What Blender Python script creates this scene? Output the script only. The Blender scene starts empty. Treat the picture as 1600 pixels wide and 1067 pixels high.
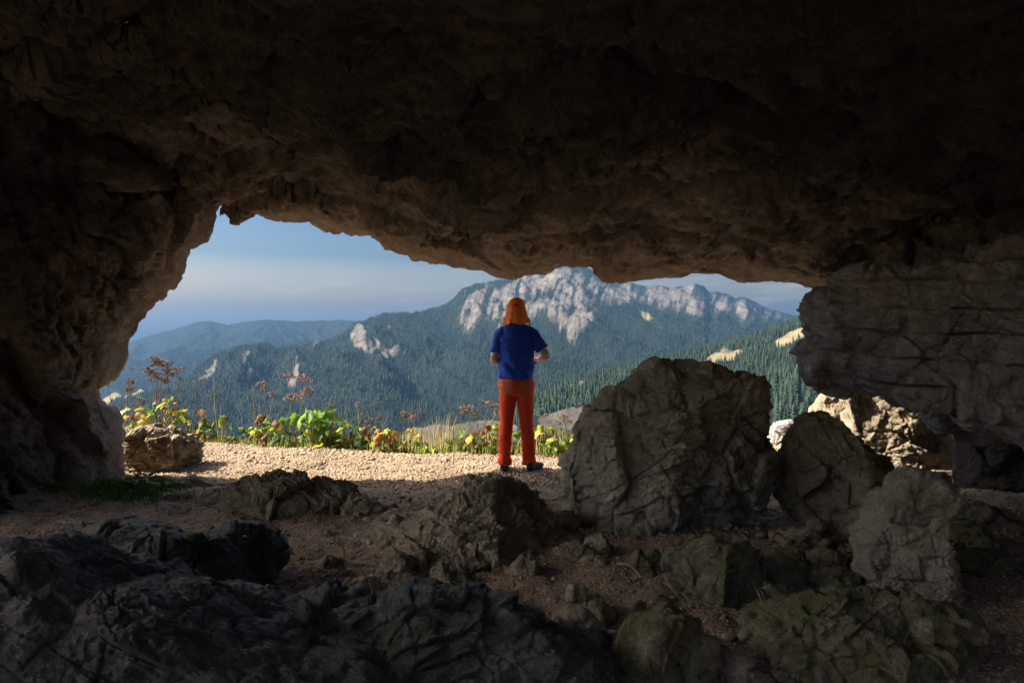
import bpy, bmesh, math, random, time
import numpy as np
from mathutils import Vector, Matrix
T0 = time.time()
R = math.radians
F = 1066.67            # focal length of a 24 mm lens on a 1600 px wide picture
CX, CY, HC = 800.0, 533.0, 1.35
scene = bpy.context.scene
col = scene.collection

# ------------------------------------------------------------------ camera, light, exposure
cam_d = bpy.data.cameras.new('camera'); cam = bpy.data.objects.new('camera', cam_d); col.objects.link(cam)
cam_d.lens = 24; cam_d.sensor_width = 36; cam_d.clip_start = 0.05; cam_d.clip_end = 60000
cam.location = (0, 0, HC); cam.rotation_euler = (R(90), 0, 0)
scene.camera = cam
SUN_EL, SUN_AZ = R(41), R(-86)      # azimuth clockwise from +Y
sd = bpy.data.lights.new('sun', 'SUN'); sun = bpy.data.objects.new('sun', sd); col.objects.link(sun)
sd.energy = 3.7; sd.angle = R(0.6); sd.color = (1.0, 0.89, 0.74)
to_sun = Vector((math.sin(SUN_AZ) * math.cos(SUN_EL), math.cos(SUN_AZ) * math.cos(SUN_EL), math.sin(SUN_EL)))
sun.rotation_euler = to_sun.to_track_quat('Z', 'Y').to_euler()
world = bpy.data.worlds.new('World'); scene.world = world; world.use_nodes = True
wn, wl = world.node_tree.nodes, world.node_tree.links
wn.clear()
wo = wn.new('ShaderNodeOutputWorld'); wb = wn.new('ShaderNodeBackground'); wl.new(wb.outputs[0], wo.inputs[0])
sky = wn.new('ShaderNodeTexSky'); sky.sky_type = 'NISHITA'; sky.sun_disc = False
sky.sun_elevation = SUN_EL; sky.sun_rotation = SUN_AZ; sky.altitude = 0; sky.air_density = 1.0; sky.dust_density = 9.5; sky.ozone_density = 1.0
wb.inputs['Strength'].default_value = 0.15
# thin cloud bands low over the horizon
tc = wn.new('ShaderNodeTexCoord'); sx = wn.new('ShaderNodeSeparateXYZ'); wl.new(tc.outputs['Generated'], sx.inputs[0])
mp = wn.new('ShaderNodeMapping'); mp.inputs['Scale'].default_value = (3.2, 3.2, 26); wl.new(tc.outputs['Generated'], mp.inputs[0])
cn = wn.new('ShaderNodeTexNoise'); cn.inputs['Scale'].default_value = 1.6; cn.inputs['Detail'].default_value = 7; cn.inputs['Roughness'].default_value = .6
wl.new(mp.outputs[0], cn.inputs['Vector'])
cr = wn.new('ShaderNodeMapRange'); cr.inputs[1].default_value = .52; cr.inputs[2].default_value = .75; wl.new(cn.outputs[0], cr.inputs[0])
ce = wn.new('ShaderNodeMapRange'); ce.inputs[1].default_value = .17; ce.inputs[2].default_value = .07; wl.new(sx.outputs[2], ce.inputs[0])
cm = wn.new('ShaderNodeMath'); cm.operation = 'MULTIPLY'; wl.new(cr.outputs[0], cm.inputs[0]); wl.new(ce.outputs[0], cm.inputs[1])
cm2 = wn.new('ShaderNodeMath'); cm2.operation = 'MULTIPLY'; cm2.inputs[1].default_value = .22; wl.new(cm.outputs[0], cm2.inputs[0])
mx = wn.new('ShaderNodeMix'); mx.data_type = 'RGBA'; wl.new(cm2.outputs[0], mx.inputs[0]); wl.new(sky.outputs[0], mx.inputs[6]); mx.inputs[7].default_value = (2.6, 2.5, 2.5, 1)
tr_ = wn.new('ShaderNodeValToRGB'); wl.new(sx.outputs[2], tr_.inputs[0])
tr_.color_ramp.elements[0].position = .0; tr_.color_ramp.elements[0].color = (1.0, .78, .47, 1); tr_.color_ramp.elements[1].position = .19; tr_.color_ramp.elements[1].color = (.036, .059, .094, 1)
for p_, c_ in ((.36, (.125, .130, .140, 1)), (.045, (.38, .345, .29, 1)), (.12, (.077, .106, .135, 1))): tr_.color_ramp.elements.new(p_).color = c_
mt_ = wn.new('ShaderNodeMix'); mt_.data_type = 'RGBA'; mt_.blend_type = 'MULTIPLY'; mt_.inputs[0].default_value = 1; wl.new(mx.outputs[2], mt_.inputs[6]); wl.new(tr_.outputs[0], mt_.inputs[7])
sc_ = wn.new('ShaderNodeVectorMath'); sc_.operation = 'SCALE'; sc_.inputs['Scale'].default_value = 3.3; wl.new(mt_.outputs[2], sc_.inputs[0]); wl.new(sc_.outputs[0], wb.inputs[0])
scene.view_settings.view_transform = 'Standard'; scene.view_settings.look = 'None'; scene.view_settings.gamma = 1
scene.view_settings.use_curve_mapping = False
scene.view_settings.exposure = 2.25
scene.cycles.max_bounces = 10; scene.cycles.diffuse_bounces = 6; scene.cycles.volume_bounces = 0
scene.cycles.use_denoising = True
HAZE_DENSITY = 8e-5

# ------------------------------------------------------------------ noise in numpy
_r = np.random.RandomState(7)
PERM = _r.permutation(256).astype(np.int32); PERM = np.concatenate([PERM, PERM, PERM])
GR = _r.normal(size=(256, 3)).astype(np.float32); GR /= np.linalg.norm(GR, axis=1)[:, None]
JIT = _r.rand(256, 3).astype(np.float32); DIRS = _r.normal(size=(256, 3)).astype(np.float32); CST = _r.rand(256).astype(np.float32)
def hsh(ix, iy, iz): return PERM[PERM[PERM[ix & 255] + (iy & 255)] + (iz & 255)]
def perlin(P, seed=0):
    P = np.asarray(P, np.float32) + np.float32(seed * 17.31)
    i = np.floor(P).astype(np.int32); f = P - i
    u = f * f * f * (f * (f * 6 - 15) + 10)
    out = np.zeros(len(P), np.float32)
    for dx in (0, 1):
        wx = u[:, 0] if dx else 1 - u[:, 0]
        for dy in (0, 1):
            wy = u[:, 1] if dy else 1 - u[:, 1]
            for dz in (0, 1):
                wz = u[:, 2] if dz else 1 - u[:, 2]
                g = GR[hsh(i[:, 0] + dx, i[:, 1] + dy, i[:, 2] + dz)]
                out += wx * wy * wz * ((f[:, 0] - dx) * g[:, 0] + (f[:, 1] - dy) * g[:, 1] + (f[:, 2] - dz) * g[:, 2])
    return out * 1.5
def fbm(P, o=4, seed=0, gain=.5, lac=2.03):
    s = 0; a = 1.0; P = np.asarray(P, np.float32)
    for k in range(o): s = s + a * perlin(P, seed + k * 3); a *= gain; P = P * lac
    return s
def ridged(P, o=4, seed=0, gain=.5, lac=2.07):
    s = 0; a = 1.0; P = np.asarray(P, np.float32)
    for k in range(o): s = s + a * (1 - 2.2 * np.abs(perlin(P, seed + k * 5))); a *= gain; P = P * lac
    return s
def facet(P, seed=0):
    """planar cells: every cell a tilted plane with its own step; also the distance to the cell border"""
    P = np.asarray(P, np.float32) + np.float32(seed * 11.7)
    i = np.floor(P).astype(np.int32); f = P - i
    b1 = np.full(len(P), 9., np.float32); b2 = b1.copy(); val = np.zeros(len(P), np.float32)
    for dx in (-1, 0, 1):
        for dy in (-1, 0, 1):
            for dz in (-1, 0, 1):
                h = hsh(i[:, 0] + dx, i[:, 1] + dy, i[:, 2] + dz)
                d = f - (JIT[h] + np.array([dx, dy, dz], np.float32))
                q = (d * d).sum(1)
                v = (d * DIRS[h]).sum(1) * .55 + CST[h] - .5
                n = q < b1
                b2 = np.where(n, b1, np.minimum(b2, q)); val = np.where(n, v, val); b1 = np.where(n, q, b1)
    return val, np.sqrt(b2) - np.sqrt(b1)
def ss(a, b, x):
    t = np.clip((x - a) / (b - a), 0, 1); return t * t * (3 - 2 * t)
def warp(P, f, a, seed):
    q = P * f
    return P + a * np.stack([fbm(q, 2, seed + 40), fbm(q, 2, seed + 50), fbm(q, 2, seed + 60)], 1)
def rock_disp(P, seed, S, fa=1., wr=1., st=0., bed=(0.1, 0.2, 1), sh=.16, stw=.7):
    w = warp(P, 1.1 / S, .10 * S, seed)
    d = .11 * S * fbm(P / (1.0 * S), 3, seed)
    v, e = facet(w / (.85 * S), seed); d = d + fa * S * (.125 * v - .035 * (1 - ss(0, .06, e)))
    v, e = facet(w / (.34 * S), seed + 3); d = d + fa * S * (.062 * v - .016 * (1 - ss(0, .10, e)))
    v, e = facet(w / (.13 * S), seed + 6); d = d + fa * S * .022 * v
    b = np.array(bed, np.float32); b /= np.linalg.norm(b)
    t1 = np.cross(b, [0.3, 1, .1]); t1 /= np.linalg.norm(t1); t2 = np.cross(b, t1)
    patch = ss(-.25, .35, fbm(P / (.8 * S), 2, seed + 33))
    Q = np.stack([w @ b / .13, w @ t1 / .5, w @ t2 / .5], 1) / S
    d = d + wr * S * .024 * (ridged(Q, 4, seed + 9, .6) - .3) * (.25 + patch)
    v, e = facet(w / (.055 * S), seed + 8); d = d + wr * S * (.008 * v + .010 * fbm(w / (.05 * S), 3, seed + 19, .6))
    if st:
        t = ((w if stw > .5 else P) @ b) / (sh) + stw * fbm(P / (1.2 * S), 3, seed + 70)
        fr = t - np.floor(t); idx = CST[(np.floor(t).astype(np.int32) * 37) & 255]
        prof = ss(0, .14, fr) * (1 - .55 * fr)
        d = d + st * sh * (prof * (.3 + idx) - .4) * (.3 + .9 * patch)
    return d.astype(np.float32)

# ------------------------------------------------------------------ mesh helpers
def mk(name, V, Fc, mats=(), parent=None, smooth=False, loc=(0, 0, 0)):
    me = bpy.data.meshes.new(name)
    V = np.asarray(V, np.float32); Fc = np.asarray(Fc, np.int32)
    k = Fc.shape[1]
    me.vertices.add(len(V)); me.vertices.foreach_set('co', V.ravel())
    me.loops.add(Fc.size); me.loops.foreach_set('vertex_index', Fc.ravel())
    me.polygons.add(len(Fc)); me.polygons.foreach_set('loop_start', np.arange(0, Fc.size, k, dtype=np.int32))
    me.polygons.foreach_set('loop_total', np.full(len(Fc), k, np.int32))
    me.update(calc_edges=True); me.validate()
    if smooth: me.polygons.foreach_set('use_smooth', np.ones(len(Fc), bool))
    for m in (mats if isinstance(mats, (list, tuple)) else [mats]): me.materials.append(m)
    o = bpy.data.objects.new(name, me); col.objects.link(o); o.location = loc
    if parent: o.parent = parent
    return o
def grid_faces(nu, nv):
    a = np.arange(nu * nv).reshape(nu, nv)
    return np.stack([a[:-1, :-1], a[1:, :-1], a[1:, 1:], a[:-1, 1:]], -1).reshape(-1, 4)
def vnormals(V, Fc):
    n = np.cross(V[Fc[:, 2]] - V[Fc[:, 0]], V[Fc[:, 3 if Fc.shape[1] == 4 else 2]] - V[Fc[:, 1]])
    N = np.zeros_like(V)
    for k in range(Fc.shape[1]):
        for c in range(3): N[:, c] += np.bincount(Fc[:, k], n[:, c], len(V))
    return N / (np.linalg.norm(N, axis=1)[:, None] + 1e-12)
_cs = {}
def cube_sphere(n):
    if n in _cs: return _cs[n]
    t = np.tan(np.linspace(-1, 1, n + 1) * math.pi / 4)
    a, b = np.meshgrid(t, t, indexing='ij'); o = np.ones_like(a)
    Vs, Fs, off = [], [], 0
    for f, (p, flip) in enumerate([((o, a, b), 0), ((-o, a, b), 1), ((a, o, b), 1), ((a, -o, b), 0), ((a, b, o), 0), ((a, b, -o), 1)]):
        v = np.stack(p, -1).reshape(-1, 3); q = grid_faces(n + 1, n + 1) + off
        if flip: q = q[:, ::-1]
        Vs.append(v); Fs.append(q); off += len(v)
    V = np.concatenate(Vs); Fc = np.concatenate(Fs)
    key = np.round(V * 1e5).astype(np.int64); _, ix, inv = np.unique(key, axis=0, return_index=True, return_inverse=True)
    V = V[ix]; Fc = inv.reshape(-1)[Fc]; V /= np.linalg.norm(V, axis=1)[:, None]
    _cs[n] = (V.astype(np.float32), Fc.astype(np.int32)); return _cs[n]
def at(px, py, Y): return ((px - CX) / F * Y, Y, HC - (py - CY) / F * Y)
def tag(o, label=None, cat=None, group=None, kind=None):
    if label: o['label'] = label
    if cat: o['category'] = cat
    if group: o['group'] = group
    if kind: o['kind'] = kind
    return o
def empty(name, loc, rz=0):
    o = bpy.data.objects.new(name, None); col.objects.link(o); o.location = loc; o.rotation_euler = (0, 0, rz); o.empty_display_size = .1
    return o

# ------------------------------------------------------------------ materials
def newmat(name):
    m = bpy.data.materials.new(name); m.use_nodes = True; nt = m.node_tree; b = nt.nodes['Principled BSDF']
    b.inputs['Specular IOR Level'].default_value = .25
    return m, nt.nodes, nt.links, b
def noise_node(n, l, vec, scale, detail=6, rough=.55, dist=0):
    x = n.new('ShaderNodeTexNoise'); x.inputs['Scale'].default_value = scale; x.inputs['Detail'].default_value = detail
    x.inputs['Roughness'].default_value = rough; x.inputs['Distortion'].default_value = dist
    l.new(vec, x.inputs['Vector']); return x.outputs[0]
def rng(n, l, v, a, b, c=0, d=1):
    x = n.new('ShaderNodeMapRange'); x.inputs[1].default_value = a; x.inputs[2].default_value = b; x.inputs[3].default_value = c; x.inputs[4].default_value = d
    l.new(v, x.inputs[0]); return x.outputs[0]
def mixc(n, l, f, a, b, mode='MIX'):
    x = n.new('ShaderNodeMix'); x.data_type = 'RGBA'; x.blend_type = mode
    if isinstance(f, float): x.inputs[0].default_value = f
    else: l.new(f, x.inputs[0])
    for s, v in ((6, a), (7, b)):
        if isinstance(v, tuple): x.inputs[s].default_value = (*v, 1)
        else: l.new(v, x.inputs[s])
    return x.outputs[2]
def mth(n, l, op, a, b=None):
    x = n.new('ShaderNodeMath'); x.operation = op
    for k, v in enumerate((a, b)):
        if v is None: continue
        if isinstance(v, (int, float)): x.inputs[k].default_value = v
        else: l.new(v, x.inputs[k])
    return x.outputs[0]
def bump(n, l, b, h, strength, dist):
    x = n.new('ShaderNodeBump'); x.inputs['Strength'].default_value = strength; x.inputs['Distance'].default_value = dist
    l.new(h, x.inputs['Height']); l.new(x.outputs[0], b.inputs['Normal'])
def rock_mat(name, dark, mid, light, moss=0., mosscol=(.10, .115, .03), ochre=0., bs=1., scale=1., lichen=.0):
    m, n, l, b = newmat(name)
    g = n.new('ShaderNodeNewGeometry'); P = g.outputs['Position']
    a = noise_node(n, l, P, 2.2 * scale, 9, .62, .4); c1 = rng(n, l, a, .34, .66)
    c = mixc(n, l, c1, dark, mid)
    a2 = noise_node(n, l, P, 11 * scale, 8, .65, .6); c = mixc(n, l, rng(n, l, a2, .48, .74), c, light)
    a5 = noise_node(n, l, P, 46 * scale, 6, .7); c = mixc(n, l, rng(n, l, a5, .56, .70, 0, .6), c, tuple(x * .45 for x in dark))
    if ochre:
        a3 = noise_node(n, l, P, 1.3 * scale, 7, .6, .8); c = mixc(n, l, rng(n, l, a3, .52, .68, 0, ochre), c, (.34, .19, .07))
    if lichen:
        a6 = noise_node(n, l, P, 6, 8, .7, 1.); c = mixc(n, l, rng(n, l, a6, .60, .66, 0, lichen), c, (.42, .42, .36))
    if moss:
        a4 = noise_node(n, l, P, 4.5, 8, .65, .5); nz = n.new('ShaderNodeSeparateXYZ'); l.new(g.outputs['Normal'], nz.inputs[0])
        f = mth(n, l, 'ADD', a4, mth(n, l, 'MULTIPLY', nz.outputs[2], .10))
        c = mixc(n, l, rng(n, l, f, .60 - .18 * moss, .74 - .12 * moss, 0, min(1, moss + .2)), c, mosscol)
    l.new(c, b.inputs['Base Color']); b.inputs['Roughness'].default_value = .88
    v = n.new('ShaderNodeTexVoronoi'); v.feature = 'DISTANCE_TO_EDGE'; v.inputs['Scale'].default_value = 9
    w = n.new('ShaderNodeVectorMath'); w.operation = 'MULTIPLY_ADD'
    nn = n.new('ShaderNodeTexNoise'); nn.inputs['Scale'].default_value = 6; nn.inputs['Detail'].default_value = 4; l.new(P, nn.inputs['Vector'])
    l.new(nn.outputs['Color'], w.inputs[0]); w.inputs[1].default_value = (.35, .35, .35); l.new(P, w.inputs[2]); l.new(w.outputs[0], v.inputs['Vector'])
    cr_ = rng(n, l, v.outputs['Distance'], 0, .06)
    h = mth(n, l, 'ADD', mth(n, l, 'MULTIPLY', noise_node(n, l, P, 9, 14, .74, .3), 4.2), mth(n, l, 'MULTIPLY', cr_, .35))
    bump(n, l, b, h, .85 * bs, .03)
    return m
M = {}
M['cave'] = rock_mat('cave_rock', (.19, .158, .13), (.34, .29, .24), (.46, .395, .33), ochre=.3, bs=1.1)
M['grey'] = rock_mat('grey_limestone', (.22, .21, .205), (.42, .40, .385), (.60, .575, .54), ochre=.12)
M['boulder'] = rock_mat('weathered_limestone', (.30, .26, .20), (.54, .47, .37), (.66, .58, .46), moss=.12, ochre=.2, lichen=.2)
M['mossy'] = rock_mat('mossy_limestone', (.17, .145, .095), (.33, .28, .18), (.45, .39, .27), moss=.62, mosscol=(.13, .135, .05))
M['brown'] = rock_mat('brown_rock', (.26, .20, .145), (.50, .40, .29), (.64, .53, .39), moss=.05)
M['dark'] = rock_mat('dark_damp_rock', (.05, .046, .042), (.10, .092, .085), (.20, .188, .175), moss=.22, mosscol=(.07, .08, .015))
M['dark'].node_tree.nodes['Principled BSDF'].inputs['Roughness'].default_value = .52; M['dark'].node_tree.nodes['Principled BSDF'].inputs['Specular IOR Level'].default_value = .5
M['pale'] = rock_mat('pale_limestone', (.24, .19, .13), (.40, .33, .24), (.52, .46, .36), moss=.2, mosscol=(.2, .19, .05), ochre=.35)
M['blocker'] = rock_mat('light_blocker_rock', (.02, .026, .014), (.04, .05, .022), (.06, .065, .03))  # near-black rock for the unseen wall that cuts light from behind
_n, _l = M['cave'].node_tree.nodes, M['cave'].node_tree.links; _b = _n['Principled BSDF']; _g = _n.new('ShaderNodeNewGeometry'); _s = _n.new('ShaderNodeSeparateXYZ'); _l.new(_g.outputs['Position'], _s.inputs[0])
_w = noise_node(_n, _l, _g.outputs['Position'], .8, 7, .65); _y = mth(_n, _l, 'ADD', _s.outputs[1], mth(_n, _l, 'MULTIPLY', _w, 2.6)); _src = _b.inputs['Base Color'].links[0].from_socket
_l.new(mixc(_n, _l, rng(_n, _l, _y, 6.3, 7.9), mixc(_n, _l, 1.0, _src, (.25, .26, .28), 'MULTIPLY'), mixc(_n, _l, 1.0, _src, (1.35, 1.32, 1.34), 'MULTIPLY')), _b.inputs['Base Color'])  # rock darkened inwards as painted shade; tan rock at the mouth
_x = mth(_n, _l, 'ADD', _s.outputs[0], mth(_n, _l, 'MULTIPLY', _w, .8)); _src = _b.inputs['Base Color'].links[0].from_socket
_l.new(mixc(_n, _l, mth(_n, _l, 'MULTIPLY', rng(_n, _l, _x, 2.7, 3.4), rng(_n, _l, _s.outputs[2], 2.0, 1.2)), _src, mixc(_n, _l, 1.0, _src, (.12, .11, .11), 'MULTIPLY')), _b.inputs['Base Color'])   # shade painted into the low right recess, nearly black
def ground_mat():
    m, n, l, b = newmat('gravel_and_earth'); g = n.new('ShaderNodeNewGeometry'); P = g.outputs['Position']
    s = n.new('ShaderNodeSeparateXYZ'); l.new(P, s.inputs[0])
    w = noise_node(n, l, P, .9, 6, .6)
    y = mth(n, l, 'ADD', s.outputs[1], mth(n, l, 'MULTIPLY', w, 2.2))
    f = rng(n, l, y, 6.2, 7.9)
    e = mixc(n, l, rng(n, l, noise_node(n, l, P, 9, 8, .7), .35, .65), (.23, .155, .105), (.43, .305, .21))
    gcol = mixc(n, l, rng(n, l, noise_node(n, l, P, 30, 8, .75), .38, .62), (.25, .18, .115), (.40, .30, .21))
    gcol = mixc(n, l, rng(n, l, noise_node(n, l, P, 1.7, 6, .65), .48, .66, 0, .65), gcol, (.20, .14, .095))     # trodden earth between the stones
    c = mixc(n, l, f, e, gcol)
    v = n.new('ShaderNodeTexVoronoi'); v.inputs['Scale'].default_value = 55; l.new(P, v.inputs['Vector'])
    c = mixc(n, l, rng(n, l, v.outputs['Distance'], .25, .75, 0, .5), c, tuple((.05, .035, .025)))
    c = mixc(n, l, rng(n, l, y, -1.0, -2.6), c, (.030, .036, .018))     # unseen floor behind made dark to keep bounce light off the ceiling
    l.new(c, b.inputs['Base Color']); b.inputs['Roughness'].default_value = .95
    h = mth(n, l, 'SUBTRACT', mth(n, l, 'MULTIPLY', noise_node(n, l, P, 40, 8, .7), 1.5), mth(n, l, 'MULTIPLY', v.outputs['Distance'], .8))
    bump(n, l, b, h, .9, .015); return m
M['ground'] = ground_mat()
def simple_mat(name, c1, c2, scale=8, rough=.8, bs=.2, bd=.005, bscale=60, trans=0.):
    m, n, l, b = newmat(name); t = n.new('ShaderNodeTexCoord'); P = t.outputs['Object']
    c = mixc(n, l, rng(n, l, noise_node(n, l, P, scale, 6, .6), .35, .65), c1, c2)
    l.new(c, b.inputs['Base Color']); b.inputs['Roughness'].default_value = rough
    bump(n, l, b, noise_node(n, l, P, bscale, 5, .6), bs, bd)
    if trans:
        tr = n.new('ShaderNodeBsdfTranslucent'); l.new(c, tr.inputs[0]); ms = n.new('ShaderNodeMixShader'); ms.inputs[0].default_value = trans
        out = n['Material Output'] if 'Material Output' in n else [x for x in n if x.type == 'OUTPUT_MATERIAL'][0]
        l.new(b.outputs[0], ms.inputs[1]); l.new(tr.outputs[0], ms.inputs[2]); l.new(ms.outputs[0], out.inputs[0])
    return m

# ------------------------------------------------------------------ ground of the cave and its threshold
EDGE_PX = [-800, 150, 300, 450, 600, 700, 780, 890, 1000, 1200, 1500, 2400]
EDGE_Y = [9.4, 9.4, 9.3, 8.9, 8.5, 8.35, 8.2, 8.05, 8.5, 9.6, 10.5, 10.5]
def G(x, y):
    x = np.atleast_1d(np.asarray(x, np.float32)); y = np.atleast_1d(np.asarray(y, np.float32)); z0 = np.zeros_like(x)
    P = np.stack([x, y, z0], 1)
    z = .035 * fbm(P * .9, 3, 2) + .014 * fbm(P * 3.1, 3, 5) * (1 + .8 * (y < 6))
    z = z + .22 * ss(2.5, 4.2, -x) * ss(7.2, 5.5, y) + .18 * ss(2.6, 4.5, x) * ss(6.5, 5, y) - .03 * ss(4.4, 2.5, y)
    px = CX + F * x / np.maximum(y, 3)
    ye = np.interp(px, EDGE_PX, EDGE_Y) + .12 * fbm(P * 2.1, 3, 8)
    d = np.maximum(y - ye, 0)
    return z - .9 * d * ss(0, .5, d) - .0 * d
gy = np.concatenate([np.linspace(-7, 1.8, 40)[:-1], 1.8 * (9.8 / 1.8) ** np.linspace(0, 1, 380), np.linspace(9.9, 15, 30)])
gx = np.linspace(-1, 1, 460); gx = 9 * (0.75 * gx + .25 * gx ** 3)
gy = np.r_[-np.array([160, 90, 50, 28, 16, 10]), gy]
X, Y = np.meshgrid(gx, gy, indexing='ij'); X = X.ravel(); Y = Y.ravel(); X = X * (1 + np.maximum(-Y - 4, 0) * .35)
Z = G(X, Y); P = np.stack([X, Y, X * 0], 1)
v, e = facet(P * 9, 4); Z = Z + .010 * v * (Y < 10) + .005 * fbm(P * 30, 2, 6)
tag(mk('ground', np.stack([X, Y, Z], 1), grid_faces(len(gx), len(gy)), M['ground'], smooth=True), kind='structure')

# ------------------------------------------------------------------ cave shell: left wall, ceiling, right wall in one rock skin
LIP = [(196, 900, 6.35), (196, 800, 6.4), (192, 740, 6.45), (190, 718, 6.5), (186, 684, 6.5), (182, 658, 6.5), (174, 645, 6.5), (158, 632, 6.55), (150, 616, 6.55), (150, 603, 6.55),
       (165, 596, 6.55), (179, 585, 6.55), (190, 572, 6.55), (196, 561, 6.6), (202, 540, 6.6), (206, 530, 6.6), (220, 504, 6.6), (232, 488, 6.6), (245, 472, 6.6), (269, 445, 6.65), (279, 428, 6.65), (287, 415, 6.7),
       (294, 400, 6.7), (299, 391, 6.7), (312, 384, 6.7), (323, 376, 6.75), (329, 362, 6.75), (334, 348, 6.8), (340, 332, 6.85), (344, 321, 6.95), (352, 323, 7.05), (363, 327, 7.1), (389, 328, 7.2), (403, 335, 7.25), (417, 341, 7.3),
       (446, 347, 7.35), (465, 347, 7.35), (484, 348, 7.35), (500, 353, 7.35), (516, 357, 7.4), (535, 359, 7.4), (545, 364, 7.4), (553, 368, 7.4), (560, 365, 7.4), (567, 365, 7.4), (586, 368, 7.4), (602, 380, 7.4), (613, 388, 7.4), (624, 395, 7.4), (644, 401, 7.4), (665, 406, 7.4),
       (687, 410, 7.4), (709, 416, 7.4), (730, 418, 7.4), (753, 421, 7.4), (765, 427, 7.4), (775, 432, 7.35), (801, 438, 7.3), (815, 434, 7.3), (827, 428, 7.3), (854, 427, 7.3), (868, 420, 7.3), (880, 417, 7.3), (903, 414, 7.3), (924, 416, 7.3), (929, 422, 7.25), (932, 428, 7.2), (940, 435, 7.2),
       (950, 439, 7.2), (972, 441, 7.2), (994, 440, 7.2), (1016, 436, 7.2), (1037, 432, 7.2), (1064, 432, 7.2), (1070, 427, 7.2), (1077, 425, 7.2), (1100, 425, 7.15), (1125, 427, 7.1), (1142, 435, 7.1), (1164, 440, 7.1), (1190, 439, 7.05), (1212, 439, 7), (1250, 441, 7),
       (1282, 442, 6.9), (1330, 452, 6.8), (1400, 480, 6.7), (1460, 530, 6.6), (1485, 600, 6.5), (1490, 700, 6.4), (1492, 800, 6.3), (1500, 900, 6.3)]
lp = np.array([at(*p) for p in LIP]); seg = np.r_[0, np.cumsum(np.linalg.norm(np.diff(lp, axis=0), axis=1))]
NS = 1050
s_ = np.linspace(0, seg[-1], NS)
A = np.stack([np.interp(s_, seg, lp[:, k]) for k in range(3)], 1)
jag = np.stack([fbm(A * 6, 4, 31), 0 * A[:, 0], fbm(A * 6, 4, 37)], 1); A = A + .022 * jag
CZ = 1.15
ang = np.arctan2(A[:, 2] - CZ, A[:, 0]); ang = np.where(ang < -math.pi / 2, ang + 2 * math.pi, ang)      # left floor ~pi+, right floor ~0-
RA = np.hypot(A[:, 0], A[:, 2] - CZ)
k_ = np.ones(61) / 61; RAs = np.convolve(np.pad(RA, 30, 'edge'), k_, 'valid')
def RT(a):   # target cross section well inside the cave
    c, s = np.cos(a), np.sin(a); top = 2.15 + .35 * (c < 0) * (-c); wx = np.where(c < 0, 4.75, 4.9)
    dn = 2.6
    sy = np.where(s > 0, top, dn)
    return 1 / ((np.abs(c) / wx) ** 2.4 + (np.abs(s) / sy) ** 2.4) ** (1 / 2.4)
BACK_NARROW = .0; ROOF_EDGE = 0.4; BLOCK_WALL_TOP = 6.0
tin = np.r_[np.linspace(0, .12, 60)[:-1], np.linspace(.12, .62, 190)[:-1], np.linspace(.62, 1, 50)]
rows = []
right = ss(-.3, 1.4, A[:, 0])
for t in tin:
    y = A[:, 1] + (-3.6 - A[:, 1]) * t
    q = np.clip((A[:, 1] - y) / 5.5, 0, 1)
    g = (1 - right) * (1 - (1 - q) ** 1.7) + right * (1 - (1 - q) ** 2.6)
    leftw = ss(-2.9, -3.3, A[:, 0]); g = g * (1 - leftw) + leftw * (1 - (1 - q) ** 1.15)
    base = RA * (1 - ss(0, .15, q)) + RAs * ss(0, .15, q)
    r = base + (np.maximum(RT(ang), base + .25) - base) * g
    r = r - .72 * np.clip(np.sin(ang), 0, 1) * ss(3.7, 2.0, y)      # unseen roof brow shaped to keep light from behind off the ceiling
    b = ss(0.3, -3.6, y); r = r * (1 - BACK_NARROW * b)     # unseen rear left open behind the viewer, added for fill light
    rows.append(np.stack([np.cos(ang) * r - .9 * b, y, CZ + np.sin(ang) * r + .25 * b], 1))
ext = []     # outer face of the cliff, running up and away from the lip
for j, (dr, dy) in enumerate([(.05, .06), (.13, .09), (.25, .10), (.5, .10), (1, .05), (2.2, .0), (4.5, -.3), (9, -1.0), (16, -2.5)]):
    r = RA + dr; ext.append(np.stack([np.cos(ang) * r, A[:, 1] + dy, CZ + np.sin(ang) * r], 1))
allrows = ext[::-1] + rows
V = np.stack(allrows, 0); nv = V.shape[0]; V = V.reshape(-1, 3).astype(np.float32)
Fc = grid_faces(nv, NS)
N = vnormals(V, Fc)
cen = np.array([0, 2, CZ]); 
if np.mean(((V - cen) * N)[len(ext) * NS:].sum(1)) > 0: Fc = Fc[:, ::-1]; N = -N
tt = np.repeat(np.r_[-np.ones(len(ext)), tin], NS)
lipd = np.where(tt < 0, .35, ss(0, .06, tt))          # quiet at the lip so that the outline stays
lipf = .2 + .8 * lipd
D = rock_disp(V, 3, 1.5, fa=.6, wr=.9, st=.8, bed=(.22, .75, .6), sh=.55) * lipd * .75
D = D + rock_disp(V, 13, .5, fa=.5, wr=2.0, st=0.8, bed=(.16, .75, .6), sh=.14) * lipf * .8
# long cracks and ledges seen in the ceiling
PX = CX + F * V[:, 0] / np.maximum(V[:, 1], .2); PY = CY - F * (V[:, 2] - HC) / np.maximum(V[:, 1], .2)
WQ = np.stack([PX, PY], 1) + 9 * np.stack([fbm(V * 1.7, 3, 90), fbm(V * 1.7, 3, 95)], 1)
def poly_dist(Q, pts):
    best = np.full(len(Q), 1e9); sg = np.zeros(len(Q))
    for (a, b) in zip(pts[:-1], pts[1:]):
        a = np.array(a, float); b = np.array(b, float); ab = b - a; t = np.clip(((Q - a) @ ab) / (ab @ ab), 0, 1)
        d = Q - (a + t[:, None] * ab); L = np.hypot(d[:, 0], d[:, 1]); side = np.sign(ab[0] * d[:, 1] - ab[1] * d[:, 0])
        m = L < best; best = np.where(m, L, best); sg = np.where(m, side, sg)
    return best * sg
vis = ((V[:, 1] > .8) & (tt >= 0)) * ss(.004, .06, tt)
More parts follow.
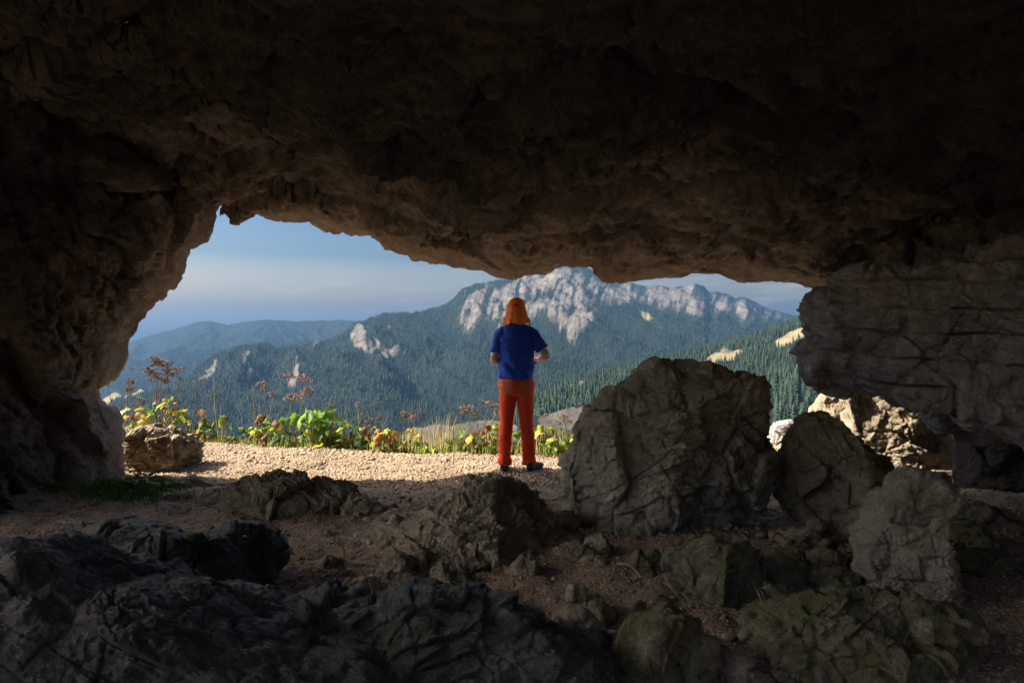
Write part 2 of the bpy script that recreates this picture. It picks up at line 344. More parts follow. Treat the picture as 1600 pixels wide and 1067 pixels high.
for pts, wd, dp, step in [([(40, 150), (120, 200), (200, 240), (270, 275), (338, 305)], 9, .22, .10), ([(560, 265), (680, 278), (800, 283), (930, 285), (1060, 290), (1240, 270)], 9, .16, .10),
                          ([(960, 100), (1100, 140), (1180, 165), (1300, 200), (1460, 225)], 14, .25, .14), ([(300, 235), (400, 280), (520, 330), (560, 345), (660, 385)], 8, .06, .08),
                          ([(820, 215), (900, 180), (980, 165)], 5, .06, .03), ([(460, 90), (520, 60), (620, 40)], 8, .12, .08), ([(900, 370), (1010, 358), (1150, 372), (1300, 368)], 7, .05, .07),
                          ([(1330, 410), (1420, 390), (1600, 330)], 20, .2, -.1), ([(80, 380), (160, 430), (230, 470)], 8, .05, .05), ([(60, 610), (130, 600), (175, 600)], 8, .06, .06)]:
    d = poly_dist(WQ, pts); c = np.exp(-(d / wd) ** 2)
    D = D - vis * (dp * c * 1.5 + step * ss(45, 0, d) * (d >= 0))
V = V + N * D[:, None]
# unseen left wall and rear roof are cut open to let fill light in
fcen = V[Fc].mean(1); wob = .35 * fbm(fcen * 1.1, 3, 99)
Fc = Fc[~((np.repeat(tt, 1)[Fc[:, 0]] > 0) & (fcen[:, 0] < -3.2) & (fcen[:, 0] < -.80 * fcen[:, 1] - .25) & (fcen[:, 1] < 4.75 + wob) & (fcen[:, 2] > .12 + .4 * wob))]; fcen = V[Fc].mean(1); wob = .35 * fbm(fcen * 1.1, 3, 99)
Fc = Fc[~((np.repeat(tt, 1)[Fc[:, 0]] > 0) & (((fcen[:, 1] < ROOF_EDGE + .4 * wob) & (fcen[:, 2] > 1.7 + wob)) | (fcen[:, 1] < -2.2)))]
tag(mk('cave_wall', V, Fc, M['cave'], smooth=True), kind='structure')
def light_block_wall(pl, n_, top_z, mat, sd_):
    pl = np.array(pl, float); sg_ = np.r_[0, np.cumsum(np.hypot(*np.diff(pl, axis=0).T))]; si = np.linspace(0, sg_[-1], n_); zi = np.linspace(-1.2, top_z, 90)
    cx_, cy_ = np.interp(si, sg_, pl[:, 0]), np.interp(si, sg_, pl[:, 1]); kk = np.ones(9) / 9
    cx_ = np.convolve(np.pad(cx_, 4, 'edge'), kk, 'valid'); cy_ = np.convolve(np.pad(cy_, 4, 'edge'), kk, 'valid')
    gi_, gz_ = np.meshgrid(np.arange(n_), zi, indexing='ij'); top = 1 + .12 * fbm(np.stack([si, 0 * si, 0 * si], 1) * .4, 3, sd_)[gi_]
    sc_ = 1 + .035 * np.maximum(gz_, 0); Pp = np.stack([cx_[gi_] * sc_, cy_[gi_], gz_ * top], -1).reshape(-1, 3).astype(np.float32); Fp = grid_faces(n_, 90)
    Pp = Pp + vnormals(Pp, Fp) * rock_disp(Pp, sd_, 1.4, st=.5, sh=.6)[:, None]
    tag(mk('light_block_wall', Pp, Fp, M[mat], smooth=True), kind='structure')
light_block_wall([(6.2, 3.2), (5.4, 0), (5.6, -4), (4.0, -7), (0, -8), (-3.5, -7.6)], 170, 6.5, 'blocker', 42)  # unseen dark wall added to hold back light from behind and right
ea, eb = np.meshgrid(np.linspace(-12.8, -3.9, 80), np.linspace(-6.5, 5.6, 90), indexing='ij'); ea = ea.ravel(); eb = eb.ravel(); Pq = np.stack([ea, eb, 0 * ea], 1)
lo = 3.35 + np.clip(-4.6 - ea, 0, 20) * .60 + .25 * fbm(Pq * .5, 4, 101); hi = lo + .45 + .4 * ss(-12.8, -11, ea)
n1 = len(ea); gf = grid_faces(80, 90); rim = np.r_[np.arange(90), np.arange(90, 80 * 90, 90) + 89, np.arange(79 * 90 + 88, 79 * 90 - 1, -1), np.arange(78 * 90, 0, -90)]
rf_ = np.stack([rim, np.roll(rim, -1), np.roll(rim, -1) + n1, rim + n1], 1)
tag(mk('sun_blocker', np.concatenate([np.stack([ea, eb, lo], 1), np.stack([ea, eb, hi], 1)]), np.concatenate([gf, gf[:, ::-1] + n1, rf_]), M['cave'], smooth=False), kind='structure')  # unseen slab added over the left opening to keep direct sun out

# ------------------------------------------------------------------ boulders from their outlines
def rock(name, label, outline, Y, T, seed, n=60, mat='boulder', planes=(), shear=0., e=2.7, S=.45, fa=1., wr=1., st=0., bed=(.1, .2, 1), sh=.12,
         group=None, kind=None, cat='rock', mount=None, amp=1., cen=None, bias=.35, taper=.5, ft=.55, stw=.7):
    def pt(px, py):
        if not shear: q = at(px, py, Y); return q[0], q[2]
        u = (px - CX) / F; c0 = (cen[0] - CX) / F * Y; xx = u * (Y - shear * c0) / (1 - u * shear); return xx, HC - (py - CY) / F * (Y + shear * (xx - c0))
    pts = np.array([pt(px, py) for px, py in outline])
    x, z = pts[:, 0], pts[:, 1]; x2, z2 = np.roll(x, -1), np.roll(z, -1); cr = x * z2 - x2 * z; a = cr.sum() / 2
    c = np.array([((x + x2) * cr).sum(), ((z + z2) * cr).sum()]) / (6 * a) if cen is None else np.array([at(*cen, Y)[0], at(*cen, Y)[2]])
    th = np.linspace(-math.pi, math.pi, 721); RR = np.zeros(721)
    q = pts - c; q2 = np.roll(q, -1, 0); dd = np.stack([np.cos(th), np.sin(th)], 1)
    for p0, p1 in zip(q, q2):
        ed = p1 - p0; den = dd[:, 0] * ed[1] - dd[:, 1] * ed[0]; den = np.where(np.abs(den) < 1e-9, 1e-9, den)
        t = (p0[0] * ed[1] - p0[1] * ed[0]) / den; u = (p0[0] * dd[:, 1] - p0[1] * dd[:, 0]) / den
        RR = np.where((t > 0) & (u >= -1e-3) & (u <= 1.001), np.maximum(RR, t), RR)
    RR = np.convolve(np.pad(RR[:-1], 4, 'wrap'), np.ones(9) / 9, 'valid'); RR = np.r_[RR, RR[0]]
    d, Fc = cube_sphere(n); d = d + np.array([0, -bias, 0], np.float32); d = d / np.linalg.norm(d, axis=1)[:, None]
    rho = np.hypot(d[:, 0], d[:, 2]); an = np.arctan2(d[:, 2], d[:, 0]); Rr = np.interp(an, th, RR)
    e = e + .6; k = (rho ** e + np.abs(d[:, 1]) ** e) ** (-1 / e)
    P = np.stack([np.cos(an) * Rr * rho * k, T * d[:, 1] * k, np.sin(an) * Rr * rho * k], 1)
    P[:, 2] = np.where(P[:, 2] > 0, P[:, 2] * (1 - taper * ss(-.1, 1, d[:, 1] * k)), P[:, 2])
    Rm = RR.mean(); sc = np.array([Rm, T, Rm])
    for pl in planes:      # (right, towards the camera, up, offset)
        nn = np.array([pl[0], -pl[1], pl[2]], float); nn /= np.linalg.norm(nn); f = (P / sc) @ nn; dk = max(pl[3], .93 * math.hypot(nn[0], nn[2]))
        P = np.where((f > dk)[:, None], P * (dk / np.maximum(f, 1e-6))[:, None], P)
    P[:, 1] = np.where(P[:, 1] < 0, P[:, 1] * ft, P[:, 1]) + shear * P[:, 0]
    P = P.astype(np.float32); N = vnormals(P, Fc)
    if (P * N).sum(1).mean() < 0: N = -N; Fc = Fc[:, ::-1]
    W = P + np.array([c[0], Y, c[1]], np.float32)
    P = P + N * (amp * rock_disp(W, seed, S, fa, wr, st, bed, sh, stw))[:, None]
    base = P[:, 2].min()
    o = mk(name, P - np.array([0, 0, base]), Fc, M[mat], smooth=True, loc=(c[0], Y, c[1] + base))
    tag(o, label, None if kind == 'structure' else cat, group, kind)
    return o
rock('boulder', 'huge weathered grey boulder to the right of the standing man', [(884, 760), (884, 735), (893, 700), (908, 660), (935, 622), (985, 588), (1030, 562), (1075, 556), (1125, 562), (1168, 574), (1196, 592), (1202, 640), (1196, 690), (1202, 730), (1196, 790), (1165, 840), (1110, 882), (1060, 905), (1025, 912), (978, 895), (930, 862), (896, 825)],
     5.0, .78, 21, n=112, planes=[(.62, .95, -.05, .48), (-.5, .9, .1, .62), (.1, .75, .7, .80), (0.1, .8, -.6, .74)], S=.62, wr=.95, fa=.95, bed=(-.25, .3, 1), st=.3, sh=.16, amp=.9, cat='boulder')
rock('rock_ledge', 'low wrinkled rock ledge at the edge of the sunlit gravel, left of the man', [(352, 790), (356, 762), (375, 748), (420, 742), (437, 732), (450, 744), (500, 742), (535, 743), (552, 757), (548, 785), (535, 812), (450, 816), (390, 806)],
     5.55, .42, 22, n=74, planes=[(0, .7, .75, .62)], S=.36, wr=1.4, st=.35, bed=(.5, .3, 1), mat='pale', sh=.08, taper=.9)
rock('rock', 'small dark rock touching the right end of the low wrinkled ledge', [(537, 790), (548, 774), (575, 776), (600, 793), (596, 806), (565, 812), (540, 808)], 5.4, .18, 23, n=34, S=.2, mat='brown')
rock('rock_outcrop', 'broad hump of brown bedrock rising from the floor in front of the man', [(530, 872), (560, 838), (610, 815), (665, 797), (705, 770), (745, 757), (790, 752), (825, 758), (848, 775), (852, 800), (895, 838), (912, 868), (880, 905), (780, 915), (640, 908), (560, 895)],
     4.75, .85, 24, n=112, planes=[(-.1, .62, .8, .50), (.55, .5, .8, .62), (-.5, .5, .8, .52)], S=.42, wr=1.5, st=.4, bed=(-.45, .5, 1), sh=.1, mat='brown', cat='rock outcrop', taper=.95, ft=.9)
rock('rock', 'sunlit knobbly rock at the foot of the left cave wall, below the plants', [(183, 692), (195, 676), (225, 669), (262, 671), (290, 680), (299, 694), (290, 722), (276, 748), (240, 745), (205, 735), (186, 715)], 7.15, .42, 25, n=60, S=.34, wr=1.3, fa=1.5, mat='pale', e=3)
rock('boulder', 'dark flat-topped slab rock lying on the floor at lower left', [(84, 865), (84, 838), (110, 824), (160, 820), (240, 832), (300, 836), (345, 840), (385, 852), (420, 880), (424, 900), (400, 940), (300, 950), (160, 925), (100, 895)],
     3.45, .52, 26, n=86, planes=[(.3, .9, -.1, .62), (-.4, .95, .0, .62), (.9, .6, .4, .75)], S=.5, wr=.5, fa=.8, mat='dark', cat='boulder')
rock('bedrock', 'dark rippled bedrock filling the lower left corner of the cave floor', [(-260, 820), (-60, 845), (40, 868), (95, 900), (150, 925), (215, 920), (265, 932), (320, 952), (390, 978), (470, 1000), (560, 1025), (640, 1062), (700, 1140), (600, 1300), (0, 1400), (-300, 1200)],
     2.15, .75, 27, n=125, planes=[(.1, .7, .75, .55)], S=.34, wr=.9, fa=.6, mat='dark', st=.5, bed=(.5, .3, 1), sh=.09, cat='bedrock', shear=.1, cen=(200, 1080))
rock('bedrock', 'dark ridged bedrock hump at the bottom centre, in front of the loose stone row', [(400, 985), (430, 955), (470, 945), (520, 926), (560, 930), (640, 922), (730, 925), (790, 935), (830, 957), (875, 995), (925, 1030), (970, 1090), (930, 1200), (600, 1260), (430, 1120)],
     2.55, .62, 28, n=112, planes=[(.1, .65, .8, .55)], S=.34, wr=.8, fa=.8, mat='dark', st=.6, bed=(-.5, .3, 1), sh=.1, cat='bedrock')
rock('rock', 'angular mossy rock with a sharp vertical edge, in front of the huge boulder', [(1045, 895), (1052, 876), (1078, 852), (1107, 832), (1160, 837), (1188, 862), (1204, 915), (1195, 945), (1130, 955), (1080, 945), (1050, 915)],
     3.65, .36, 29, n=70, planes=[(.62, .8, .0, .38), (-.72, .7, .1, .40)], S=.3, fa=.8, wr=.7, mat='mossy', e=3.2)
rock('rock', 'dark pyramid-shaped rock leaning between the huge boulder and the pale sunlit rock', [(1222, 775), (1236, 705), (1258, 650), (1275, 643), (1300, 650), (1345, 690), (1412, 738), (1404, 775), (1375, 845), (1310, 860), (1250, 830)],
     5.1, .5, 30, n=76, planes=[(.75, .65, .15, .42), (-.6, .8, .1, .48)], S=.42, fa=.9, wr=.9, mat='brown', e=3)
rock('rock', 'jagged upright grey rock pillar standing in the lower right', [(1352, 862), (1380, 805), (1404, 750), (1418, 735), (1455, 738), (1474, 758), (1474, 800), (1468, 850), (1502, 900), (1495, 970), (1440, 990), (1385, 960), (1360, 910)],
     3.65, .34, 31, n=84, planes=[(.8, .6, 0, .45), (-.5, .85, .1, .6)], S=.34, fa=1.2, wr=1.3, mat='boulder', cen=(1430, 860))
rock('boulder', 'mossy olive rock heap at the lower right below the upright pillar', [(1172, 985), (1190, 965), (1235, 945), (1290, 926), (1345, 912), (1400, 918), (1450, 950), (1510, 975), (1545, 1000), (1560, 1100), (1450, 1180), (1280, 1120), (1210, 1050)],
     2.95, .5, 32, n=96, planes=[(0.1, .75, .65, .55), (.7, .7, 0, .6)], S=.34, fa=1.2, wr=1.3, mat='mossy', st=.4, bed=(-.5, .2, 1), sh=.09)
rock('rock', 'rounded mossy rock at the bottom, just right of the centre hump', [(958, 1060), (975, 1000), (1000, 958), (1040, 943), (1080, 950), (1100, 975), (1108, 1010), (1130, 1040), (1110, 1150), (1000, 1160)], 2.75, .3, 33, n=66, planes=[(.6, .7, .1, .5)], S=.26, mat='mossy', fa=1.1)
rock('rock', 'shadowed split rock on the bottom edge, right of the rounded mossy rock', [(1092, 1040), (1120, 1020), (1160, 1022), (1195, 1050), (1225, 1120), (1160, 1180), (1080, 1160)], 2.8, .25, 34, n=50, planes=[(-.5, .7, .3, .5)], S=.24, mat='brown')
# masses at the right edge of the opening
rock('rock_overhang', None, [(1296, 428), (1296, 445), (1290, 482), (1300, 505), (1286, 530), (1278, 552), (1280, 570), (1300, 586), (1335, 602), (1400, 616), (1470, 640), (1540, 668), (1640, 700), (1850, 760), (2050, 760), (2150, 560), (2100, 430), (1600, 405), (1400, 415)],
     5.0, .95, 35, n=130, planes=[(-.55, .85, .0, .62), (-.2, .75, -.62, .70)], S=.36, fa=1.0, wr=1.0, st=1.2, stw=.22, bed=(.20, .1, 1), sh=.19, mat='grey', kind='structure', shear=-.55, cen=(1560, 520))
rock('rock', 'tall pale sunlit rock seen under the overhang on the right', [(1325, 600), (1380, 610), (1450, 640), (1520, 680), (1530, 790), (1440, 800), (1390, 790), (1350, 765), (1328, 690)], 7.45, .5, 36, n=66, planes=[(.8, .6, 0, .42), (-.3, .9, .2, .6)], S=.5, mat='pale', e=3.2, cat='rock')
rock('rock', 'reddish sunlit rock with a rounded top, left of the tall pale rock', [(1279, 690), (1283, 625), (1295, 602), (1322, 600), (1345, 618), (1352, 660), (1352, 730), (1300, 740)], 8.6, .4, 37, n=50, planes=[(.7, .7, 0, .6)], S=.4, mat='pale')
rock('rock', 'small grey rock beyond the huge boulder, beside a green bush', [(1206, 690), (1210, 660), (1225, 653), (1243, 660), (1250, 682), (1230, 695)], 8.9, .22, 38, n=34, S=.22, mat='grey')
rock('rock', 'small rounded tan rock right behind the dark pyramid-shaped rock', [(1245, 700), (1247, 665), (1258, 650), (1275, 648), (1282, 690), (1268, 710)], 8.3, .2, 39, n=34, S=.22, mat='pale')
# smaller rocks on the floor, each described by where it lies
SM = [('flat rock shelf lit along its top below the knobbly sunlit rock', [(205, 752), (230, 738), (290, 752), (345, 770), (352, 782), (290, 790), (230, 780)], 6.2, .3, 'pale', 44),
      ('tilted grey stone slab leaning at the left end of the wrinkled ledge', [(298, 788), (315, 772), (340, 766), (352, 778), (345, 790), (320, 794)], 5.75, .14, 'boulder', 30),
      ('brownish slab between the left cave wall and the tilted grey stone', [(225, 790), (250, 772), (290, 770), (302, 784), (280, 800), (240, 802)], 5.75, .2, 'brown', 34),
      ('squat brown stone at the left end of the loose stone row', [(487, 900), (492, 878), (512, 868), (532, 875), (536, 892), (520, 904)], 4.15, .1, 'brown', 30),
      ('flat pale stone second in the loose stone row', [(512, 905), (525, 893), (555, 890), (562, 902), (545, 912)], 4.05, .1, 'pale', 26),
      ('flat stone plate lying before the largest loose stone', [(530, 925), (540, 908), (570, 900), (590, 908), (585, 925)], 3.75, .12, 'brown', 28),
      ('largest wedge-shaped loose stone in the row before the bedrock hump', [(586, 900), (590, 875), (612, 858), (635, 868), (655, 895), (648, 915), (615, 920)], 3.95, .16, 'brown', 42),
      ('small stone between the wedge-shaped stone and the twin brown stones', [(650, 905), (655, 893), (668, 890), (673, 903), (662, 912)], 3.95, .06, 'brown', 22),
      ('left one of the twin brown stones in the loose row', [(668, 912), (672, 888), (690, 880), (706, 895), (704, 914)], 3.9, .1, 'brown', 30),
      ('right one of the twin brown stones in the loose row', [(700, 914), (704, 888), (716, 880), (732, 900), (730, 914)], 3.9, .09, 'brown', 28),
      ('pale pointed stone lying alone right of the loose stone row', [(786, 897), (800, 885), (818, 867), (838, 872), (840, 893), (828, 903), (806, 903)], 3.95, .1, 'pale', 38),
      ('upright greenish slab stone against the left foot of the huge boulder', [(868, 835), (870, 810), (880, 796), (898, 797), (902, 820), (900, 848), (886, 848)], 4.75, .1, 'mossy', 36),
      ('rounded stone wedged under the left side of the huge boulder', [(915, 858), (920, 838), (938, 832), (950, 845), (950, 864), (930, 868)], 4.35, .1, 'boulder', 28),
      ('stone lump under the front foot of the huge boulder', [(985, 890), (990, 868), (1020, 858), (1050, 868), (1048, 892), (1020, 898)], 4.0, .14, 'mossy', 36),
      ('low brown rock on the floor left of the huge boulder foot', [(858, 870), (870, 852), (905, 848), (928, 862), (925, 878), (885, 882)], 4.25, .16, 'brown', 38),
      ('dark little stone on the brown earth below the pointed stone', [(886, 935), (889, 914), (905, 910), (918, 925), (914, 940)], 3.55, .06, 'brown', 26),
      ('whitish mossy stone between the dark hump and the pair of tan stones', [(918, 965), (922, 940), (942, 936), (962, 955), (956, 975), (935, 975)], 3.3, .09, 'mossy', 32),
      ('tan blunt stone right of the whitish mossy stone', [(955, 965), (965, 948), (985, 940), (1010, 942), (1008, 962), (985, 970)], 3.35, .09, 'pale', 32),
      ('flat tan stone half sunk in the gravel above the rounded mossy rock', [(992, 940), (1000, 926), (1025, 926), (1045, 936), (1040, 946), (1010, 948)], 3.5, .1, 'brown', 26),
      ('purplish-brown sloping rock along the right edge of the centre hump', [(862, 985), (880, 955), (905, 952), (935, 975), (960, 1005), (955, 1030), (900, 1030)], 3.0, .2, 'brown', 46),
      ('flat brown stone beside the log in the shadow right of the huge boulder', [(1228, 838), (1245, 824), (1290, 826), (1312, 838), (1300, 852), (1250, 850)], 4.6, .16, 'brown', 36),
      ('small stone standing above the flat brown stone in the shadow', [(1262, 828), (1266, 806), (1282, 808), (1288, 824), (1280, 832)], 4.9, .08, 'brown', 24),
      ('mossy block on the floor right of the sharp-edged mossy rock', [(1204, 905), (1204, 868), (1222, 852), (1256, 860), (1268, 880), (1262, 912), (1230, 920)], 3.95, .2, 'mossy', 42),
      ('mossy stone half hidden behind the mossy block', [(1255, 880), (1262, 862), (1290, 856), (1318, 870), (1312, 895), (1280, 900)], 4.1, .16, 'mossy', 34),
      ('low greenish stone at the left foot of the upright pillar', [(1268, 905), (1285, 888), (1320, 886), (1345, 900), (1330, 915), (1290, 918)], 3.8, .14, 'mossy', 32),
      ('flat grey-green slab in the far right recess, topmost of the flat slabs', [(1498, 800), (1510, 788), (1540, 788), (1560, 800), (1540, 812), (1508, 812)], 4.7, .16, 'mossy', 30),
      ('ochre slab next to the topmost slab in the far right recess', [(1552, 800), (1560, 790), (1590, 792), (1605, 805), (1585, 812)], 4.7, .14, 'brown', 28),
      ('wide tilted slab below the topmost slab in the right recess', [(1490, 842), (1500, 822), (1530, 818), (1562, 835), (1545, 850), (1510, 850)], 4.3, .18, 'mossy', 34),
      ('long low slab in the dark right recess nearest the pillar', [(1500, 880), (1520, 862), (1570, 866), (1600, 880), (1590, 896), (1530, 896)], 3.9, .2, 'mossy', 36),
      ('olive block low on the right edge, beside the mossy heap', [(1430, 990), (1440, 968), (1475, 960), (1490, 985), (1485, 1010), (1450, 1005)], 2.75, .12, 'mossy', 34),
      ('olive stone right of the olive block, by the dark lower right corner', [(1488, 990), (1500, 970), (1530, 972), (1540, 990), (1515, 1002)], 2.8, .1, 'mossy', 30),
      ('pebble-sized pale stone lying on the lower ledge below the huge boulder', [(928, 880), (934, 867), (948, 868), (950, 880), (940, 886)], 4.1, .05, 'pale', 20)]
for i, (lab, ol, yy, th, mt, n) in enumerate(SM):
    rk = random.Random(i * 7 + 1)
    rock('stone' if n < 33 else 'rock', lab, ol, yy, th, 50 + i, n=n, mat=mt, S=max(.1, th * 1.3), e=2.8, amp=.9, wr=.8, fa=1.1,
         planes=[(rk.uniform(-.7, .7), .8, rk.uniform(-.2, .6), .6), (rk.uniform(-.8, .8), .6, .3, .66)], cat='stone')
print('rocks', round(time.time() - T0, 1))
# ------------------------------------------------------------------ mountains and valley
def L(pts, smooth=0):
    a = np.array(pts, float); return a
LAYERS = [   # crest (px, py, Y) ; foot py, foot Y factor ; profile power ; roughness
 dict(c=[(-400, 560, 7000), (0, 556, 7000), (150, 548, 7000), (205, 533, 6900), (240, 522, 6800), (262, 516, 6800), (285, 510, 6800), (310, 502, 6700), (330, 501, 6600), (355, 507, 6600), (385, 502, 6500), (415, 499, 6500), (470, 501, 6500), (520, 500, 6400), (560, 501, 6400), (600, 499, 6400), (680, 510, 6400), (800, 540, 6400), (1700, 600, 6400)],
      foot=650, fy=3300, p=1.15, am=.5),
 dict(c=[(-400, 680, 3300), (150, 655, 3300), (230, 628, 3200), (290, 600, 3100), (318, 578, 3050), (345, 557, 3000), (375, 549, 3000), (420, 545, 3050), (470, 540, 3100), (520, 530, 3200), (548, 520, 3300), (565, 508, 3350), (580, 497, 3400), (600, 491, 3450), (625, 489, 3500), (660, 487, 3600), (690, 481, 3750), (708, 472, 3900), (722, 455, 4000), (745, 444, 4150), (770, 440, 4250),
         (800, 436, 4400), (830, 428, 4600), (855, 421, 4750), (890, 414, 4950), (910, 417, 5050), (935, 428, 5150), (960, 436, 5250), (985, 441, 5350), (1010, 449, 5450), (1030, 446, 5550), (1048, 449, 5600), (1062, 446, 5650), (1075, 448, 5700), (1088, 443, 5750), (1100, 447, 5850), (1108, 458, 5950), (1118, 455, 6050), (1135, 459, 6150), (1150, 466, 6300), (1165, 465, 6400), (1185, 474, 6600), (1205, 484, 6800), (1230, 491, 7000), (1260, 497, 7200), (1350, 510, 7400), (1700, 560, 7400)],
      foot=705, fy=1500, p=1.35, am=1.),
 dict(c=[(-400, 900, 900), (600, 760, 1000), (700, 690, 1050), (780, 650, 1150), (835, 614, 1250), (880, 598, 1300), (950, 582, 1400), (1010, 568, 1500), (1060, 556, 1550), (1100, 546, 1600), (1140, 536, 1650), (1170, 527, 1700), (1200, 517, 1750), (1240, 501, 1800), (1280, 487, 1800), (1400, 440, 1800), (1700, 330, 1800)],
      foot=760, fy=480, p=1.1, am=.35),
 dict(c=[(-400, 800, 420), (300, 740, 430), (560, 700, 440), (640, 668, 450), (700, 660, 450), (770, 655, 450), (800, 662, 450), (835, 650, 450), (870, 640, 450), (900, 632, 450), (935, 628, 450), (980, 650, 450), (1060, 700, 450), (1200, 800, 450), (1700, 900, 450)],
      foot=790, fy=330, p=.8, am=.25)]
NU, NY = 880, 520
uu = np.linspace(-.95, .95, NU); u_ = .55 * uu + .45 * np.sign(uu) * np.abs(uu) ** 2.0 * .95
yy = 13 * (14000 / 13) ** (np.linspace(0, 1, NY) ** .62)
def terrain_height(U, Y):
    px = CX + F * U; X = U * Y; P = np.stack([X, Y, 0 * X], 1).astype(np.float32)
    P = P + 0.
    wx = 90 * fbm(P / 900, 3, 61)
    H = np.where(Y < 300, -1.5 - .78 * (Y - 11), -230.) + 0 * X
    H = np.maximum(H, -260 - .01 * Y)
    H = np.where(Y > 300, -300. - .0 * Y, np.maximum(H, -240))
    idx = np.full(len(X), -1); fac = np.zeros(len(X))
    for k, l in enumerate(LAYERS):
        c = np.array(l['c'], float); cy = np.interp(px, c[:, 0], c[:, 1]); cY = np.interp(px, c[:, 0], c[:, 2])
        cY = cY * (1 + .025 * l['am'] * fbm(np.stack([px / 60, 0 * px, 0 * px], 1), 3, 70 + k))
        hc = HC - (cy - CY) / F * cY; hf = HC - (l['foot'] - CY) / F * l['fy']
        q = (Y - l['fy']) / (cY - l['fy'])
        qq = np.clip(q, 0, 1)
        h = hf + (hc - hf) * qq ** l['p']
        # gullies and spurs running down the face
        size = 1.0 if k < 2 else (.3 if k == 2 else .08)
        Pg = np.stack([(X + .45 * Y + wx) / (430 * size), Y / (1300 * size), 0 * X], 1)
        r = ridged(Pg, 5, 63 + k * 7, .52)
        env = np.clip(4 * qq * (1 - qq), 0, 1) ** .8 + .07 * (qq > .7)
        amp = 75 * size * l['am'] if k != 0 else 45
        h = h + amp * (r - .35) * env
        h = np.where(q > 1, hc - .55 * (Y - cY) + 0.0, h)
        h = np.where(q < 0, hf + .25 * (Y - l['fy']), h)
        m = h > H; H = np.where(m, h, H); idx = np.where(m, k, idx); fac = np.where(m, qq, fac)
    return H, idx, fac
U, YY = np.meshgrid(u_, yy, indexing='ij'); U = U.ravel(); YY = YY.ravel()
H, LI, FQ = terrain_height(U, YY)
TX = U * YY
PXt = CX + F * U; PYt = CY - (H - HC) / YY * F
def inpoly(Q, pts, soft):
    """signed distance to a polygon, softened: 1 inside, 0 outside"""
    pts = np.array(pts, float); ins = np.zeros(len(Q), bool); d = np.full(len(Q), 1e9)
    for a, b in zip(pts, np.roll(pts, -1, 0)):
        c = ((a[1] > Q[:, 1]) != (b[1] > Q[:, 1])); xx = (b[0] - a[0]) * (Q[:, 1] - a[1]) / (b[1] - a[1] + 1e-9) + a[0]
        ins ^= c & (Q[:, 0] < xx)
        ab = b - a; t = np.clip(((Q - a) @ ab) / (ab @ ab + 1e-9), 0, 1); e = Q - (a + t[:, None] * ab); d = np.minimum(d, np.hypot(e[:, 0], e[:, 1]))
    return np.clip(.5 + np.where(ins, d, -d) / soft, 0, 1)
ROCKS = [([(546, 524), (552, 512), (562, 508), (575, 514), (590, 530), (602, 540), (622, 540), (632, 556), (600, 562), (575, 556), (556, 545)], 6, .7, 1), ([(585, 512), (600, 500), (612, 520), (600, 524)], 8, .3, 1),
         ([(374, 548), (390, 547), (390, 570), (402, 590), (386, 594), (378, 572)], 5, .7, 1), ([(452, 606), (458, 575), (466, 556), (468, 566), (464, 590), (458, 612)], 4, .8, 1), ([(320, 582), (336, 562), (350, 556), (345, 570), (330, 590), (326, 596)], 6, .5, 1),
         ([(290, 598), (325, 588), (326, 594), (300, 602)], 6, .4, 1), ([(484, 540), (492, 532), (496, 538), (488, 546)], 4, .7, 1),
         ([(712, 502), (720, 470), (726, 452), (760, 442), (800, 434), (828, 428), (880, 415), (905, 414), (940, 430), (985, 440), (1060, 444), (1090, 442), (1110, 456), (1160, 464), (1195, 480), (1228, 490), (1232, 496), (1190, 500), (1165, 508), (1150, 492), (1090, 494), (1040, 486), (1000, 480), (950, 476), (930, 486), (918, 512), (903, 528), (885, 524), (862, 500), (845, 492), (830, 505), (812, 520), (790, 530), (770, 510), (752, 498), (735, 520), (722, 514)], 26, .68, 1),
         ([(894, 522), (912, 490), (930, 480), (926, 496), (906, 526)], 6, .95, 1), ([(860, 500), (880, 505), (905, 528), (900, 545), (880, 530)], 10, .5, 1),
         ([(840, 668), (842, 650), (870, 640), (932, 626), (938, 640), (905, 668), (870, 676)], 5, .95, 3), ([(630, 700), (640, 668), (700, 662), (770, 655), (810, 664), (800, 700), (700, 705)], 5, .95, 3),
         ([(1118, 548), (1130, 538), (1145, 548), (1140, 556)], 4, .7, 2), ([(880, 600), (900, 598), (925, 590), (915, 602), (890, 606)], 3, .5, 2)]
MEADOW = [([(150, 640), (158, 606), (210, 588), (250, 580), (288, 588), (262, 600), (225, 612), (180, 626)], 10, .85), ([(998, 488), (1012, 486), (1022, 497), (1008, 499)], 6, .8), ([(1018, 500), (1036, 512), (1030, 514)], 5, .6),
          ([(1196, 546), (1212, 530), (1240, 515), (1276, 500), (1300, 492), (1300, 512), (1262, 524), (1228, 542)], 8, .9), ([(1096, 562), (1120, 548), (1150, 550), (1166, 550), (1150, 562), (1118, 568)], 5, .9),
          ([(830, 440), (860, 426), (890, 420), (900, 432), (870, 445), (845, 452)], 14, .6), ([(846, 560), (880, 556), (900, 570), (860, 572)], 14, .25), ([(700, 555), (745, 545), (760, 560), (720, 570)], 16, .2)]
Pm = np.stack([PXt / 26, PYt / 26, 0 * PXt], 1)
Q = np.stack([PXt, PYt], 1) + 4.5 * np.stack([fbm(Pm, 3, 80), fbm(Pm, 3, 84)], 1)
rockm = np.zeros(len(H)); meadm = np.zeros(len(H))
streak = fbm(np.stack([(PXt + .35 * PYt) / 9, PYt / 30, 0 * PXt], 1), 4, 86)
for pts, soft, wgt, li in ROCKS:
    m = inpoly(Q, pts, soft) * (LI == li); rockm = np.maximum(rockm, m * (wgt + .9 * streak * (1.15 - wgt) * 1.6))
for pts, soft, wgt in MEADOW: meadm = np.maximum(meadm, inpoly(Q, pts, soft) * wgt * (LI > 0))
